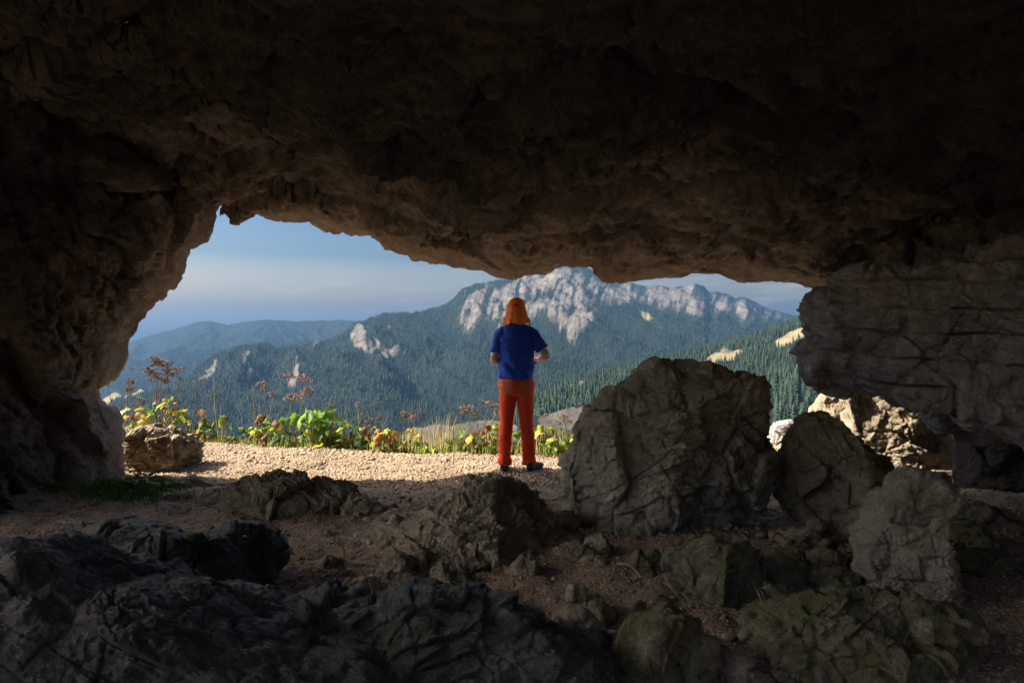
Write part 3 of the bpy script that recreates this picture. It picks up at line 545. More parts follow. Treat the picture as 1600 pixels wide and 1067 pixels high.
rockm = np.where((LI == 1) & (YY > 3000), np.maximum(rockm, .0), rockm); rockm = np.clip(rockm, 0, 1); meadm = np.clip(meadm, 0, 1)
rockm = rockm * np.where(LI == 1, 1.0 + .0 * ss(-.5, .5, streak + .5 * fbm(np.stack([PXt / 14, PYt / 14, 0 * PXt], 1), 3, 97)), 1)
# cliffs stand proud and steep
H = H + np.where(LI == 1, 12 * rockm * (ridged(np.stack([(TX + .4 * YY) / 130, YY / 500, 0 * TX], 1), 4, 88) - .2), 0)
H = H + np.where(YY > 700, .0035 * YY * (fbm(np.stack([TX, YY, 0 * YY], 1) / 60, 2, 89)) * (1 - .4 * rockm) * np.clip(1.2 - FQ, .3, 1), 0)
ter = mk('mountain_terrain', np.stack([TX, YY, H], 1), grid_faces(NU, NY), [], smooth=True)
tag(ter, kind='structure')
at_ = ter.data.attributes.new('cover', 'FLOAT_COLOR', 'POINT')
at_.data.foreach_set('color', np.stack([rockm, meadm, 0 * H, 1 + 0 * H], 1).astype(np.float32).ravel())
m, n, l, b = newmat('wooded_mountain'); g = n.new('ShaderNodeNewGeometry'); Pn = g.outputs['Position']
aa = n.new('ShaderNodeAttribute'); aa.attribute_name = 'cover'; sp = n.new('ShaderNodeSeparateColor'); l.new(aa.outputs['Color'], sp.inputs[0])
mpn = n.new('ShaderNodeMapping'); mpn.inputs['Scale'].default_value = (1, .55, 1); l.new(Pn, mpn.inputs[0]); Pm_ = mpn.outputs[0]
fn = noise_node(n, l, Pm_, .03, 8, .7); ff = mixc(n, l, rng(n, l, fn, .35, .65), (.005, .009, .009), (.013, .019, .014))
fn2 = noise_node(n, l, Pm_, .004, 6, .6); ff = mixc(n, l, rng(n, l, fn2, .45, .7, 0, .25), ff, (.030, .038, .020))
rn = noise_node(n, l, Pm_, .02, 10, .72, .4); rc = mixc(n, l, rng(n, l, rn, .35, .62), (.045, .042, .038), (.145, .130, .112))
mn = noise_node(n, l, Pm_, .012, 8, .7); mc = mixc(n, l, rng(n, l, mn, .35, .65), (.10, .10, .05), (.24, .19, .11))
rf = mth(n, l, 'ADD', sp.outputs[0], mth(n, l, 'MULTIPLY', mth(n, l, 'SUBTRACT', noise_node(n, l, Pm_, .035, 8, .75), .5), .9))
c = mixc(n, l, rng(n, l, rf, .30, .80), mixc(n, l, rng(n, l, sp.outputs[1], .35, .6), ff, mc), rc)
l.new(c, b.inputs['Base Color']); b.inputs['Roughness'].default_value = .95; b.inputs['Specular IOR Level'].default_value = .05
bump(n, l, b, noise_node(n, l, Pm_, .05, 8, .75), .8, 14)
ter.data.materials.append(m)
print('terrain', round(time.time() - T0, 1))

# ------------------------------------------------------------------ conifers
def conifer_mesh(name, tiers, seg, mats, seed):
    rr = np.random.RandomState(seed); V = []; Fs = []
    for t in range(tiers):
        z0 = .10 + .86 * t / tiers; z1 = min(1.0, z0 + 1.55 * .9 / tiers); r = .20 * (1 - t / tiers) ** .85 + .015
        o = len(V); V.append((0, 0, z1))
        for k in range(seg):
            a = 2 * math.pi * (k + rr.rand() * .5) / seg; q = r * (.65 + .6 * rr.rand()) * (1 if k % 2 else .72)
            V.append((q * math.cos(a), q * math.sin(a), z0 - .03 * rr.rand()))
        for k in range(seg): Fs.append((o, o + 1 + k, o + 1 + (k + 1) % seg))
    o = mk(name, V, Fs, mats); me = o.data; bpy.data.objects.remove(o); return me
def foliage_mat(name, c1, c2):
    m, n, l, b = newmat(name); oi = n.new('ShaderNodeObjectInfo'); g = n.new('ShaderNodeNewGeometry')
    v = noise_node(n, l, g.outputs['Position'], .35, 5, .7)
    f = mth(n, l, 'ADD', mth(n, l, 'MULTIPLY', oi.outputs['Random'], .6), mth(n, l, 'MULTIPLY', v, .4))
    l.new(mixc(n, l, f, c1, c2), b.inputs['Base Color']); b.inputs['Roughness'].default_value = .9; b.inputs['Specular IOR Level'].default_value = .1
    return m
M['conifer'] = foliage_mat('conifer_needles', (.006, .012, .010), (.034, .056, .031))
M['bark'] = simple_mat('bark', (.06, .045, .035), (.12, .09, .07))
cro = [conifer_mesh('crown', 7, 9, M['conifer'], s) for s in range(4)]
_tr = mk('trunk', [(.012 * math.cos(a), .012 * math.sin(a), z) for z in (-.06, .55) for a in np.arange(6) * math.pi / 3], [(k, (k + 1) % 6, 6 + (k + 1) % 6, 6 + k) for k in range(6)], M['bark']); trm = _tr.data; bpy.data.objects.remove(_tr)
rs = np.random.RandomState(5)
Hg = H.reshape(NU, NY); Rg = np.maximum(rockm, meadm).reshape(NU, NY); Lg = LI.reshape(NU, NY)
lyy = (np.log(yy / 13) / math.log(14000 / 13)) ** (1 / .62) * (NY - 1)
def samp(U, Y):
    i = np.interp(U, u_, np.arange(NU)); j = (np.log(Y / 13) / math.log(14000 / 13)) ** (1 / .62) * (NY - 1)
    i0 = np.clip(i.astype(int), 0, NU - 2); j0 = np.clip(j.astype(int), 0, NY - 2); a = i - i0; c = j - j0
    f = lambda Z: Z[i0, j0] * (1 - a) * (1 - c) + Z[i0 + 1, j0] * a * (1 - c) + Z[i0, j0 + 1] * (1 - a) * c + Z[i0 + 1, j0 + 1] * a * c
    return f(Hg), f(Rg), Lg[i0, j0]
# running horizon per column so that only trees one can see are grown
EL = (Hg + 25 - HC) / yy[None, :]; HOR = np.maximum.accumulate(np.where(yy[None, :] < 60, -1, (Hg - HC) / yy[None, :]), 1)
def scatter(n_, y0, y1, umin, umax, layers):
    Uq = rs.uniform(umin, umax, n_); Yq = np.sqrt(rs.uniform(y0 ** 2, y1 ** 2, n_)); h, r, li = samp(Uq, Yq)
    i0 = np.clip(np.interp(Uq, u_, np.arange(NU)).astype(int), 0, NU - 1); j0 = np.clip(np.interp(Yq, yy, np.arange(NY)).astype(int), 1, NY - 1)
    vis = (h + 24 - HC) / Yq > HOR[i0, j0 - 1] - .002
    pyq = CY - (h + 20 - HC) / Yq * F
    dens = fbm(np.stack([Uq * Yq / 90, Yq / 90, 0 * Yq], 1), 3, 93)
    ok = (r < .38 + .2 * rs.rand(n_)) & vis & np.isin(li, layers) & (pyq < 735) & (dens > -.62)
    return np.stack([Uq[ok] * Yq[ok], Yq[ok], h[ok] - 1.0], 1)
near = scatter(7000, 470, 1850, -.05, .52, (2, 3))
far = scatter(125000, 1500, 5200, -.66, .50, (0, 1, 2))
d_ = near[:, 1]; order = np.argsort(d_ + 0); near = near[order]
inframe = (np.abs(near[:, 0] / near[:, 1]) < .47)
# the largest ones that stand where the opening shows them
pxn = CX + F * near[:, 0] / near[:, 1]; pyn = CY - F * (near[:, 2] + 12 - HC) / near[:, 1]
show = ((pxn > 838) & (pxn < 925) & (pyn > 560) & (pyn < 650)) | ((pxn > 925) & (pxn < 1060) & (pyn < 590 - (pxn - 925) * .2)) | ((pxn > 1060) & (pxn < 1278) & (pyn < 575)) | ((pxn > 1212) & (pxn < 1285) & (pyn < 650))
sel = np.where(show)[0][:290]; rest = np.setdiff1d(np.arange(len(near)), sel)
for i in sel:
    o = empty('conifer_tree', near[i], rs.rand() * 6.28); s = rs.uniform(15, 27); o.scale = (s, s, s)
    tag(o, 'dark conifer on the near wooded slope beyond the huge boulder', 'tree', 'conifers on the near wooded slope')
    for nm, me in (('crown', cro[rs.randint(4)]), ('trunk', trm)):
        c_ = bpy.data.objects.new(nm, me); col.objects.link(c_); c_.parent = o
def scatter_object(name, pts, meshes, smin, smax, tiltv=0., seedv=1, mats=(), flat=1.):
    """one object whose geometry nodes stand a mesh on every point"""
    me = bpy.data.meshes.new(name); me.vertices.add(len(pts)); me.vertices.foreach_set('co', np.asarray(pts, np.float32).ravel())
    r2 = np.random.RandomState(seedv); n_ = len(pts)
    a = me.attributes.new('sc', 'FLOAT', 'POINT'); a.data.foreach_set('value', (smin + (smax - smin) * r2.rand(n_) ** 2.2 if flat != 1 else r2.uniform(smin, smax, n_)).astype(np.float32))
    rot = np.stack([r2.normal(0, tiltv, n_), r2.normal(0, tiltv, n_), r2.uniform(0, 6.28, n_)], 1).astype(np.float32)
    a = me.attributes.new('rt', 'FLOAT_VECTOR', 'POINT'); a.data.foreach_set('vector', rot.ravel())
    o = bpy.data.objects.new(name, me); col.objects.link(o)
    ng = bpy.data.node_groups.new(name, 'GeometryNodeTree'); ng.interface.new_socket('Geometry', in_out='INPUT', socket_type='NodeSocketGeometry'); ng.interface.new_socket('Geometry', in_out='OUTPUT', socket_type='NodeSocketGeometry')
    N_, L_ = ng.nodes, ng.links; gi = N_.new('NodeGroupInput'); go = N_.new('NodeGroupOutput'); ip = N_.new('GeometryNodeInstanceOnPoints'); L_.new(gi.outputs[0], ip.inputs['Points'])
    gj = N_.new('GeometryNodeGeometryToInstance')
    for mo in meshes:
        oi = N_.new('GeometryNodeObjectInfo'); oi.inputs['Object'].default_value = mo; L_.new(oi.outputs['Geometry'], gj.inputs[0])
    L_.new(gj.outputs[0], ip.inputs['Instance']); ip.inputs['Pick Instance'].default_value = True
    for nm, sock, ty in (('sc', 'Scale', 'FLOAT'), ('rt', 'Rotation', 'FLOAT_VECTOR')):
        na = N_.new('GeometryNodeInputNamedAttribute'); na.data_type = ty; na.inputs['Name'].default_value = nm
        L_.new([x for x in na.outputs if x.enabled][0], ip.inputs[sock])
    L_.new(ip.outputs[0], go.inputs[0])
    md = o.modifiers.new('scatter', 'NODES'); md.node_group = ng
    return o
firsts = [o for o in bpy.data.objects if o.name.startswith('crown')]
pick = []
for me in cro:
    for o in firsts:
        if o.data == me: pick.append(o); break
tag(scatter_object('forest', np.concatenate([near[rest], far]), pick, 7, 18, .03, 3), kind='stuff')
print('forest', len(near), len(far), round(time.time() - T0, 1))

# ------------------------------------------------------------------ haze between the cave and the mountains
hb = mk('haze', [(x, y, z) for z in (-700, float(H.max()) + 40) for y in (-200, 14600) for x in (-14500, 14500)], [(0, 2, 3, 1), (4, 5, 7, 6), (0, 1, 5, 4), (2, 6, 7, 3), (0, 4, 6, 2), (1, 3, 7, 5)], [])
hm = bpy.data.materials.new('haze_air'); hm.use_nodes = True; hn = hm.node_tree.nodes; hn.clear()
ho = hn.new('ShaderNodeOutputMaterial'); hv = hn.new('ShaderNodeVolumePrincipled'); hm.node_tree.links.new(hv.outputs[0], ho.inputs['Volume'])
hv.inputs['Color'].default_value = (.085, .19, .37, 1); hv.inputs['Density'].default_value = HAZE_DENSITY; hv.inputs['Anisotropy'].default_value = .2
hb.data.materials.append(hm); tag(hb, kind='stuff')

# ------------------------------------------------------------------ loose gravel and stones
def pebble(name, seed, mat, flatz=.6):
    d, Fc = cube_sphere(3 if seed < 90 else 2); r2 = np.random.RandomState(seed); V = d.copy()
    for _ in range(7):
        nn = r2.normal(size=3); nn /= np.linalg.norm(nn); f = V @ nn; lim = r2.uniform(.5, .8); V = np.where((f > lim)[:, None], V * (lim / np.maximum(f, 1e-6))[:, None], V)
    V = V * np.array([1, r2.uniform(.6, .95), flatz * r2.uniform(.7, 1.1)]); V = V + .06 * np.stack([perlin(V * 2, seed), perlin(V * 2, seed + 1), perlin(V * 2, seed + 2)], 1)
    return mk(name, V, Fc, mat)
M['stone_pale'] = rock_mat('pale_gravel_stone', (.24, .18, .12), (.36, .28, .19), (.52, .43, .32), bs=.4)
M['stone_brown'] = rock_mat('brown_gravel_stone', (.16, .12, .085), (.30, .23, .16), (.46, .38, .28), bs=.4)
def on_ground(x, y): return G(x, y)
def loose(seed, nmax, y0, y1, xlo, xhi, size, mat, word, grp, cond=None):
    r2 = np.random.RandomState(seed); protos = [pebble('stone', seed * 3 + k, M[mat]) for k in range(4)]; k = 0; out = []
    while len(out) < nmax:
        y = r2.uniform(y0, y1); x = r2.uniform(xlo, xhi) * y
        if cond and not cond(x, y): continue
        s = size[0] + (size[1] - size[0]) * r2.rand() ** 2
        if len(out) < 4: o = protos[len(out)]
        else: o = protos[r2.randint(4)].copy(); col.objects.link(o)
        o.location = (x, y, float(G(x, y)[0]) + .12 * s); o.scale = (s, s, s); o.rotation_euler = (r2.normal(0, .25), r2.normal(0, .25), r2.rand() * 6.28)
        tag(o, word, 'stone', grp); out.append(o)
    return protos
pa = loose(11, 70, 7.3, 8.7, -.46, .05, (.018, .05), 'stone_pale', 'small pale stone lying on the sunlit gravel strip', 'small stones on the sunlit gravel')
pb = loose(12, 120, 2.6, 6.2, -.28, .34, (.014, .05), 'stone_brown', 'small brown stone lying on the shaded earth floor', 'small stones on the shaded floor')
pc = loose(13, 120, 3.6, 5.2, .22, .62, (.02, .075), 'stone_brown', 'small stone in the rubble on the shadowed right side of the floor', 'rubble stones on the right side')
pd = loose(14, 40, 7.6, 9.2, .385, .44, (.02, .09), 'stone_pale', 'pinkish stone in the rubble seen between the huge boulder and the dark pyramid rock', 'rubble beyond the huge boulder')
def gpts(n_, y0, y1, ulo, uhi, seed, pw=1.):
    r2 = np.random.RandomState(seed); y = y0 + (y1 - y0) * r2.rand(n_) ** pw; x = r2.uniform(ulo, uhi, n_) * y; return np.stack([x, y, G(x, y)], 1)
tag(scatter_object('gravel', gpts(32000, 6.3, 9.6, -.62, .62, 1), pa, .006, .026, .5, 5, flat=0), kind='stuff')
tag(scatter_object('gravel', gpts(26000, 2.0, 6.8, -.72, .8, 2), pb, .004, .020, .5, 6, flat=0), kind='stuff')
print('gravel', round(time.time() - T0, 1))
# ------------------------------------------------------------------ the standing man, seen from behind
M['skin'] = simple_mat('skin', (.55, .33, .24), (.62, .40, .30), 20, .55, .1, .001)
M['shirt'] = simple_mat('blue_shirt', (.016, .055, .42), (.024, .08, .56), 5, .75, .25, .003, 30)
M['hem'] = simple_mat('blue_seam', (.008, .022, .16), (.012, .03, .2), 5, .75)
M['cap'] = simple_mat('orange_cap_cloth', (.95, .15, .012), (.98, .20, .02), 9, .8, .3, .003, 40)
M['shoe'] = simple_mat('dark_grey_shoe', (.03, .032, .034), (.06, .06, .062), 14, .7)
M['sole'] = simple_mat('black_sole', (.012, .012, .012), (.02, .02, .02), 14, .8)
M['gadget'] = simple_mat('black_plastic', (.012, .012, .014), (.02, .02, .022), 14, .35)
M['hair'] = simple_mat('dark_hair', (.02, .013, .009), (.04, .028, .02), 60, .7)
def trouser_mat():
    m, n, l, b = newmat('red_trousers_dusty_seat'); t = n.new('ShaderNodeTexCoord'); P = t.outputs['Object']
    c = mixc(n, l, rng(n, l, noise_node(n, l, P, 7, 6, .6), .35, .65), (.66, .045, .018), (.80, .09, .03))
    s = n.new('ShaderNodeSeparateXYZ'); l.new(P, s.inputs[0])
    w = mth(n, l, 'ADD', s.outputs[2], mth(n, l, 'MULTIPLY', mth(n, l, 'SUBTRACT', noise_node(n, l, P, 11, 6, .7), .5), .30))
    f = mth(n, l, 'MULTIPLY', rng(n, l, w, .74, .88), rng(n, l, w, 1.0, .93)); f = mth(n, l, 'MULTIPLY', f, rng(n, l, s.outputs[1], -.03, -.09)); f = mth(n, l, 'MULTIPLY', f, rng(n, l, mth(n, l, 'ABSOLUTE', s.outputs[0]), .01, .05))
    c = mixc(n, l, mth(n, l, 'MULTIPLY', f, .6), c, (.36, .20, .11))       # dust where he sat down
    w2 = rng(n, l, noise_node(n, l, P, 4, 5, .6), .56, .7, 0, .35); c = mixc(n, l, w2, c, (.36, .12, .06))
    l.new(c, b.inputs['Base Color']); b.inputs['Roughness'].default_value = .85
    bump(n, l, b, noise_node(n, l, P, 30, 5, .6), .25, .004); return m
M['trousers'] = trouser_mat()
def ring_tube(path, seg=20):
    """path of (x, y, z, rx, ry): a closed tube whose rings follow the path; rx across, ry along the view"""
    pts = np.array([p[:3] for p in path], float); V = []; Fs = []
    for i, p in enumerate(path):
        t = pts[min(i + 1, len(pts) - 1)] - pts[max(i - 1, 0)]; t /= np.linalg.norm(t) + 1e-9
        u = np.array([1, 0, 0.]) if abs(t[0]) < .85 else np.array([0, 0, 1.])
        u = u - t * (u @ t); u /= np.linalg.norm(u); w = np.cross(t, u)
        for k in range(seg):
            a = 2 * math.pi * k / seg; V.append(pts[i] + u * math.cos(a) * p[3] + w * math.sin(a) * p[4])
    n_ = len(path)
    for i in range(n_ - 1):
        for k in range(seg): Fs.append((i * seg + k, i * seg + (k + 1) % seg, (i + 1) * seg + (k + 1) % seg, (i + 1) * seg + k))
    o = len(V); V.append(pts[0]); V.append(pts[-1])
    for k in range(seg): Fs.append((o, (k + 1) % seg, k, k)); Fs.append((o + 1, (n_ - 1) * seg + k, (n_ - 1) * seg + (k + 1) % seg, (n_ - 1) * seg + (k + 1) % seg))
    return V, Fs
def ball(c, r, n_=8):
    V, Fs = cube_sphere(n_); return (V * np.array(r) + np.array(c)).tolist(), Fs.tolist()
def fuse(name, pieces, mat, parent, voxel, smooth_it=4, wrinkle=None):
    bm = bmesh.new()
    for V, Fs in pieces:
        vs = [bm.verts.new(v) for v in V]
        for f in Fs:
            f = list(dict.fromkeys(f))
            try: bm.faces.new([vs[k] for k in f])
            except ValueError: pass
    bmesh.ops.recalc_face_normals(bm, faces=bm.faces)
    me = bpy.data.meshes.new(name); bm.to_mesh(me); bm.free(); o = bpy.data.objects.new(name, me); col.objects.link(o)
    md = o.modifiers.new('fuse', 'REMESH'); md.mode = 'VOXEL'; md.voxel_size = voxel
    sm = o.modifiers.new('soften', 'SMOOTH'); sm.iterations = smooth_it; sm.factor = .5
    dg = bpy.context.evaluated_depsgraph_get(); me2 = bpy.data.meshes.new_from_object(o.evaluated_get(dg)); o.modifiers.clear(); o.data = me2
    n_ = len(me2.vertices); co = np.empty(n_ * 3, np.float32); me2.vertices.foreach_get('co', co); co = co.reshape(-1, 3)
    if wrinkle is not None:
        no = np.empty(n_ * 3, np.float32); me2.vertices.foreach_get('normal', no); no = no.reshape(-1, 3)
        co = co + no * wrinkle(co)[:, None]; me2.vertices.foreach_set('co', co.astype(np.float32).ravel()); me2.update()
    me2.polygons.foreach_set('use_smooth', np.ones(len(me2.polygons), bool)); me2.materials.clear(); me2.materials.append(mat); o.parent = parent; return o
PX0, PY0 = at(807, 735, 7.03)[0], 7.03
man = empty('person', (PX0, PY0, float(G(PX0, PY0)[0]) + .002)); tag(man, 'man in orange neck-flap cap, blue T-shirt and red trousers standing with his back to us', 'person')
def arm(sx, sh_, el, wr_):
    P0, P1, P2 = map(np.array, (sh_, el, wr_)); pts = []
    for t, r in ((0, .042), (.5, .043), (.92, .041)): q = P0 + (P1 - P0) * t; pts.append((*q, r, r))
    for t, r in ((.08, .042), (.3, .044), (.7, .033), (1, .027)): q = P1 + (P2 - P1) * t; pts.append((*q, r, r))
    return ring_tube(pts, 14)
bp = []
bp.append(ring_tube([(0, 0, 1.38, .13, .09), (0, 0, 1.45, .10, .075), (0, .0, 1.50, .062, .062), (0, .012, 1.56, .056, .058), (0, .02, 1.62, .055, .06)], 18))
bp.append(ball((0, .025, 1.675), (.076, .095, .108))); bp.append(ball((0, .055, 1.61), (.052, .062, .05)))           # skull, jaw
bp.append(ring_tube([(0, .118, 1.685, .008, .008), (0, .130, 1.660, .011, .012), (0, .132, 1.645, .014, .012)], 8))      # nose
for s in (-1, 1):
    bp.append(ball((s * .078, .015, 1.66), (.010, .020, .032), 5))      # ears
    bp.append(ball((s * .03, .108, 1.675), (.016, .012, .010), 5))      # brow and lid
bp.append(ball((0, .114, 1.612), (.024, .010, .008), 5))                # lips
bp.append(ring_tube([(0, 0, .86, .145, .10), (0, 0, .98, .14, .095), (0, 0, 1.1, .13, .09), (0, 0, 1.3, .16, .10), (0, 0, 1.42, .15, .09)], 20))
for s in (-1, 1): bp.append(ring_tube([(s * .085, 0, .88, .085, .085), (s * .095, 0, .6, .065, .07), (s * .115, .01, .45, .05, .055), (s * .13, -.01, .28, .048, .052), (s * .135, 0, .08, .034, .038)], 14))
LE, LW = (-.238, -.01, 1.135), (-.135, .235, 1.16); RE, RW = (.312, -.03, 1.185), (.235, .20, 1.15)
bp.append(arm(-1, (-.165, 0, 1.385), LE, LW)); bp.append(arm(1, (.165, 0, 1.385), RE, RW))
bp.append(ring_tube([(-.14, 0, 1.39, .04, .04), (-.10, 0, 1.46, .05, .05)], 12)); bp.append(ring_tube([(.14, 0, 1.39, .04, .04), (.10, 0, 1.46, .05, .05)], 12))
def hand(wr_, dirv, side, thumb):
    w = np.array(wr_, float); f = np.array(dirv, float); f /= np.linalg.norm(f); s = np.array(side, float); s = s - f * (s @ f); s /= np.linalg.norm(s); nrm = np.cross(f, s)
    out = [ring_tube([(*(w - f * .01), .026, .026), (*(w + f * .03), .036, .020), (*(w + f * .075), .040, .017), (*(w + f * .092), .036, .013)], 12)]
    for k, ln in enumerate((.068, .078, .074, .058)):
        b0 = w + f * .085 + s * (.030 - .0195 * k); p1 = b0 + f * ln * .45 + nrm * .010; p2 = p1 + f * ln * .22 + nrm * ln * .32; p3 = p2 - f * ln * .05 + nrm * ln * .26
        out.append(ring_tube([(*(b0 - f * .02), .0095, .0095), (*b0, .0095, .0095), (*p1, .0088, .0088), (*p2, .008, .008), (*p3, .0068, .0068)], 8))
    t0 = w + f * .025 + s * .028; t1 = t0 + f * .03 + s * .026 + nrm * .008; t2 = t1 + f * .03 + nrm * .016; out.append(ring_tube([(*(t0 - f * .01), .013, .013), (*t1, .0105, .0105), (*t2, .0085, .0085)], 8))
    return out
bp += hand(LW, (.75, .62, .1), (0, -.2, 1), 1); bp += hand(RW, (-.45, .45, -.28), (-.2, 0, 1), 1)
fuse('body', bp, M['skin'], man, .0062, 3)
def shirt_w(P):
    z = P[:, 2]; a = .010 * ridged(np.stack([P[:, 0] * 4 + z * 2.0, P[:, 1] * 3, z * 5 - np.abs(P[:, 0]) * 4], 1), 3, 201, .5) * (.5 + .8 * ss(1.25, 1.05, z))
    return a + .004 * fbm(P * 22, 2, 203) - .004 * np.exp(-((z - 1.005) / .006) ** 2)
sp_ = [ring_tube([(-.004, 0, .955, .176, .125), (-.002, 0, .99, .178, .127), (0, 0, 1.06, .168, .122), (0, 0, 1.16, .172, .124), (0, 0, 1.28, .188, .13), (0, 0, 1.36, .196, .126), (0, 0, 1.42, .176, .112), (0, 0, 1.47, .135, .094), (0, .004, 1.505, .085, .078), (0, .008, 1.52, .070, .070)], 30)]
for s in (-1, 1): sp_.append(ball((s * .145, 0, 1.408), (.070, .072, .062), 10)); sp_.append(ring_tube([(s * .05, 0, 1.468, .05, .05), (s * .15, 0, 1.425, .056, .056)], 14))
def sleeve(sh_, el, r0, r1, t1=.66):
    P0, P1 = np.array(sh_), np.array(el); return ring_tube([(*(P0 + (P1 - P0) * t), r0 + (r1 - r0) * t / t1, (r0 + (r1 - r0) * t / t1)) for t in (-.05, .1, .3, .5, t1)], 18)
sp_.append(sleeve((-.165, 0, 1.405), (LE[0] + .005, LE[1], LE[2]), .060, .066, .70)); sp_.append(sleeve((.165, 0, 1.405), (RE[0] - .002, RE[1], RE[2]), .060, .066, .70))
shirt = fuse('t_shirt', sp_, M['shirt'], man, .0075, 3, shirt_w)
def trouser_w(P):
    z = P[:, 2]; x = P[:, 0]
    a = .007 * ridged(np.stack([x * 6 + z * 3, P[:, 1] * 4, z * 9], 1), 3, 211, .5) * (ss(.55, .15, z) + .5 * ss(.7, .95, z) + .35)
    return a - .006 * np.exp(-(x / .007) ** 2) * (z > .80) * (P[:, 1] < 0) - .003 * np.exp(-((z - .93) / .004) ** 2)
tp = [ring_tube([(0, 0, .775, .10, .075), (0, -.005, .81, .168, .118), (0, -.012, .87, .182, .135), (0, -.006, .93, .172, .122), (0, 0, .985, .160, .108)], 30)]
for s, fx in ((-1, -.122), (1, .128)):
    tp.append(ring_tube([(s * .088, -.004, .87, .092, .112), (s * .088, -.002, .78, .090, .104), (s * .094, 0, .66, .082, .092), (s * .103, .008, .50, .068, .078), (s * .112, .004, .40, .066, .074), (fx * .97, -.004, .26, .058, .064), (fx, 0, .13, .058, .064), (fx, 0, .072, .064, .072)], 22))
trs = fuse('trousers', tp, M['trousers'], man, .0075, 3, trouser_w)
for nm, bx in (('back_pocket', -.085), ('back_pocket', .085)):
    gx_, gz_ = np.meshgrid(np.linspace(-.052, .052, 9), np.linspace(-.06, .05, 9), indexing='ij'); gx_, gz_ = gx_.ravel(), gz_.ravel(); gz2 = gz_ - .012 * (1 - np.abs(gx_) / .052) * (gz_ < -.05)
    yq = -.012 - .128 * np.sqrt(np.clip(1 - ((gx_ + bx) / .19) ** 2, 0, 1)) - .006
    mk(nm, np.stack([gx_ + bx, yq, gz2 + .875], 1), grid_faces(9, 9), M['trousers'], trs, True)
# cap with its neck flap
cp = [ball((0, .022, 1.695), (.092, .112, .095), 16)]
capo = fuse('cap', [ball((0, .022, 1.702), (.090, .112, .084), 14), ring_tube([(0, .10, 1.70, .075, .012), (0, .15, 1.692, .066, .008), (0, .19, 1.684, .045, .006)], 16)], M['cap'], man, .006, 3, lambda P: .002 * fbm(P * 30, 2, 7))
th_ = np.linspace(R(-205), R(25), 70); zz = np.linspace(1.678, 1.506, 34); tg, zg = np.meshgrid(th_, zz, indexing='ij'); tg, zg = tg.ravel(), zg.ravel()
fl = (1.678 - zg) / .181; rx = .095 + .046 * fl ** 1.2 + .010 * np.sin(tg * 7 + 2 * zg) * fl + .010 * np.sin(zg * 95 + 3 * np.sin(tg * 3)) * ss(.35, .6, fl); ry = .108 + .03 * fl + .006 * np.sin(tg * 11) * fl
Vf = np.stack([rx * np.cos(tg), .012 + ry * np.sin(tg), zg - .012 * fl * np.cos(tg * 5)], 1); Ff = grid_faces(70, 34)
nf = vnormals(Vf, Ff); Vf2 = np.concatenate([Vf, Vf - nf * .003]); M['flap'] = simple_mat('pale_orange_flap_cloth', (.88, .20, .045), (.95, .30, .09), 14, .8, .4, .004, 30); mk('neck_flap', Vf2, np.concatenate([Ff, Ff[:, ::-1] + len(Vf)]), M['flap'], capo, True)
V_, F_ = ring_tube([(x_, -.100 + 5 * x_ * x_, 1.690, .006, .003) for x_ in np.linspace(-.045, .045, 9)], 8); mk('cap_strap', V_, [list(q) for q in F_], M['cap'], capo, True)
ov = mk('cap_opening', [(x, -.0965 + .30 * z + .3 * x * x / .04, 1.682 + z) for x, z in [(.038 * math.cos(a), .034 * math.sin(a)) for a in np.linspace(0, math.pi, 16)] + [(0, 0)]], [(16, k, k + 1) for k in range(15)], M['hair'], capo)
for fx, toe in ((-.125, -.02), (.140, .52)):
    sh = fuse('shoe', [ring_tube([(fx, -.075, .05, .036, .048), (fx, -.03, .055, .041, .055), (fx + toe * .06, .06, .045, .045, .045), (fx + toe * .16, .14, .034, .048, .033), (fx + toe * .24, .205, .028, .036, .024)], 16), ring_tube([(fx, -.012, .04, .040, .050), (fx, -.008, .125, .044, .050)], 14)], M['shoe'], man, .006, 2)
    V_ = []; oc = 18
    for z in (0, .02):
        for k in range(oc):
            a = 2 * math.pi * k / oc; yy_ = .065 + .155 * math.sin(a); V_.append((fx + .046 * math.cos(a) * (1 - .12 * (math.sin(a) < 0)) + toe * max(0, yy_) * 1.05, yy_, z))
    mk('sole', V_, [(k, (k + 1) % oc, oc + (k + 1) % oc, oc + k) for k in range(oc)], M['sole'], sh)
gb = bmesh.new(); bmesh.ops.create_cube(gb, size=1, matrix=Matrix.Translation((0, 0, 0)) @ Matrix.Diagonal((.055, .09, .022, 1))); bmesh.ops.bevel(gb, geom=gb.edges[:], offset=.005, segments=2, affect='EDGES')
me = bpy.data.meshes.new('controller'); gb.to_mesh(me); gb.free(); ctl = bpy.data.objects.new('controller', me); col.objects.link(ctl); me.materials.append(M['gadget'])
ctl.location = (PX0 + .178, PY0 + .262, 1.132); ctl.rotation_euler = (.2, .1, .5); tag(ctl, 'small black hand-held device in the right hand of the standing man', 'handheld device')
for dx in (-.016, .016):
    V_, F_ = ball((dx, .02, .014), (.006, .006, .006), 4); mk('button', V_, F_, M['gadget'], ctl, True)
print('man', round(time.time() - T0, 1))

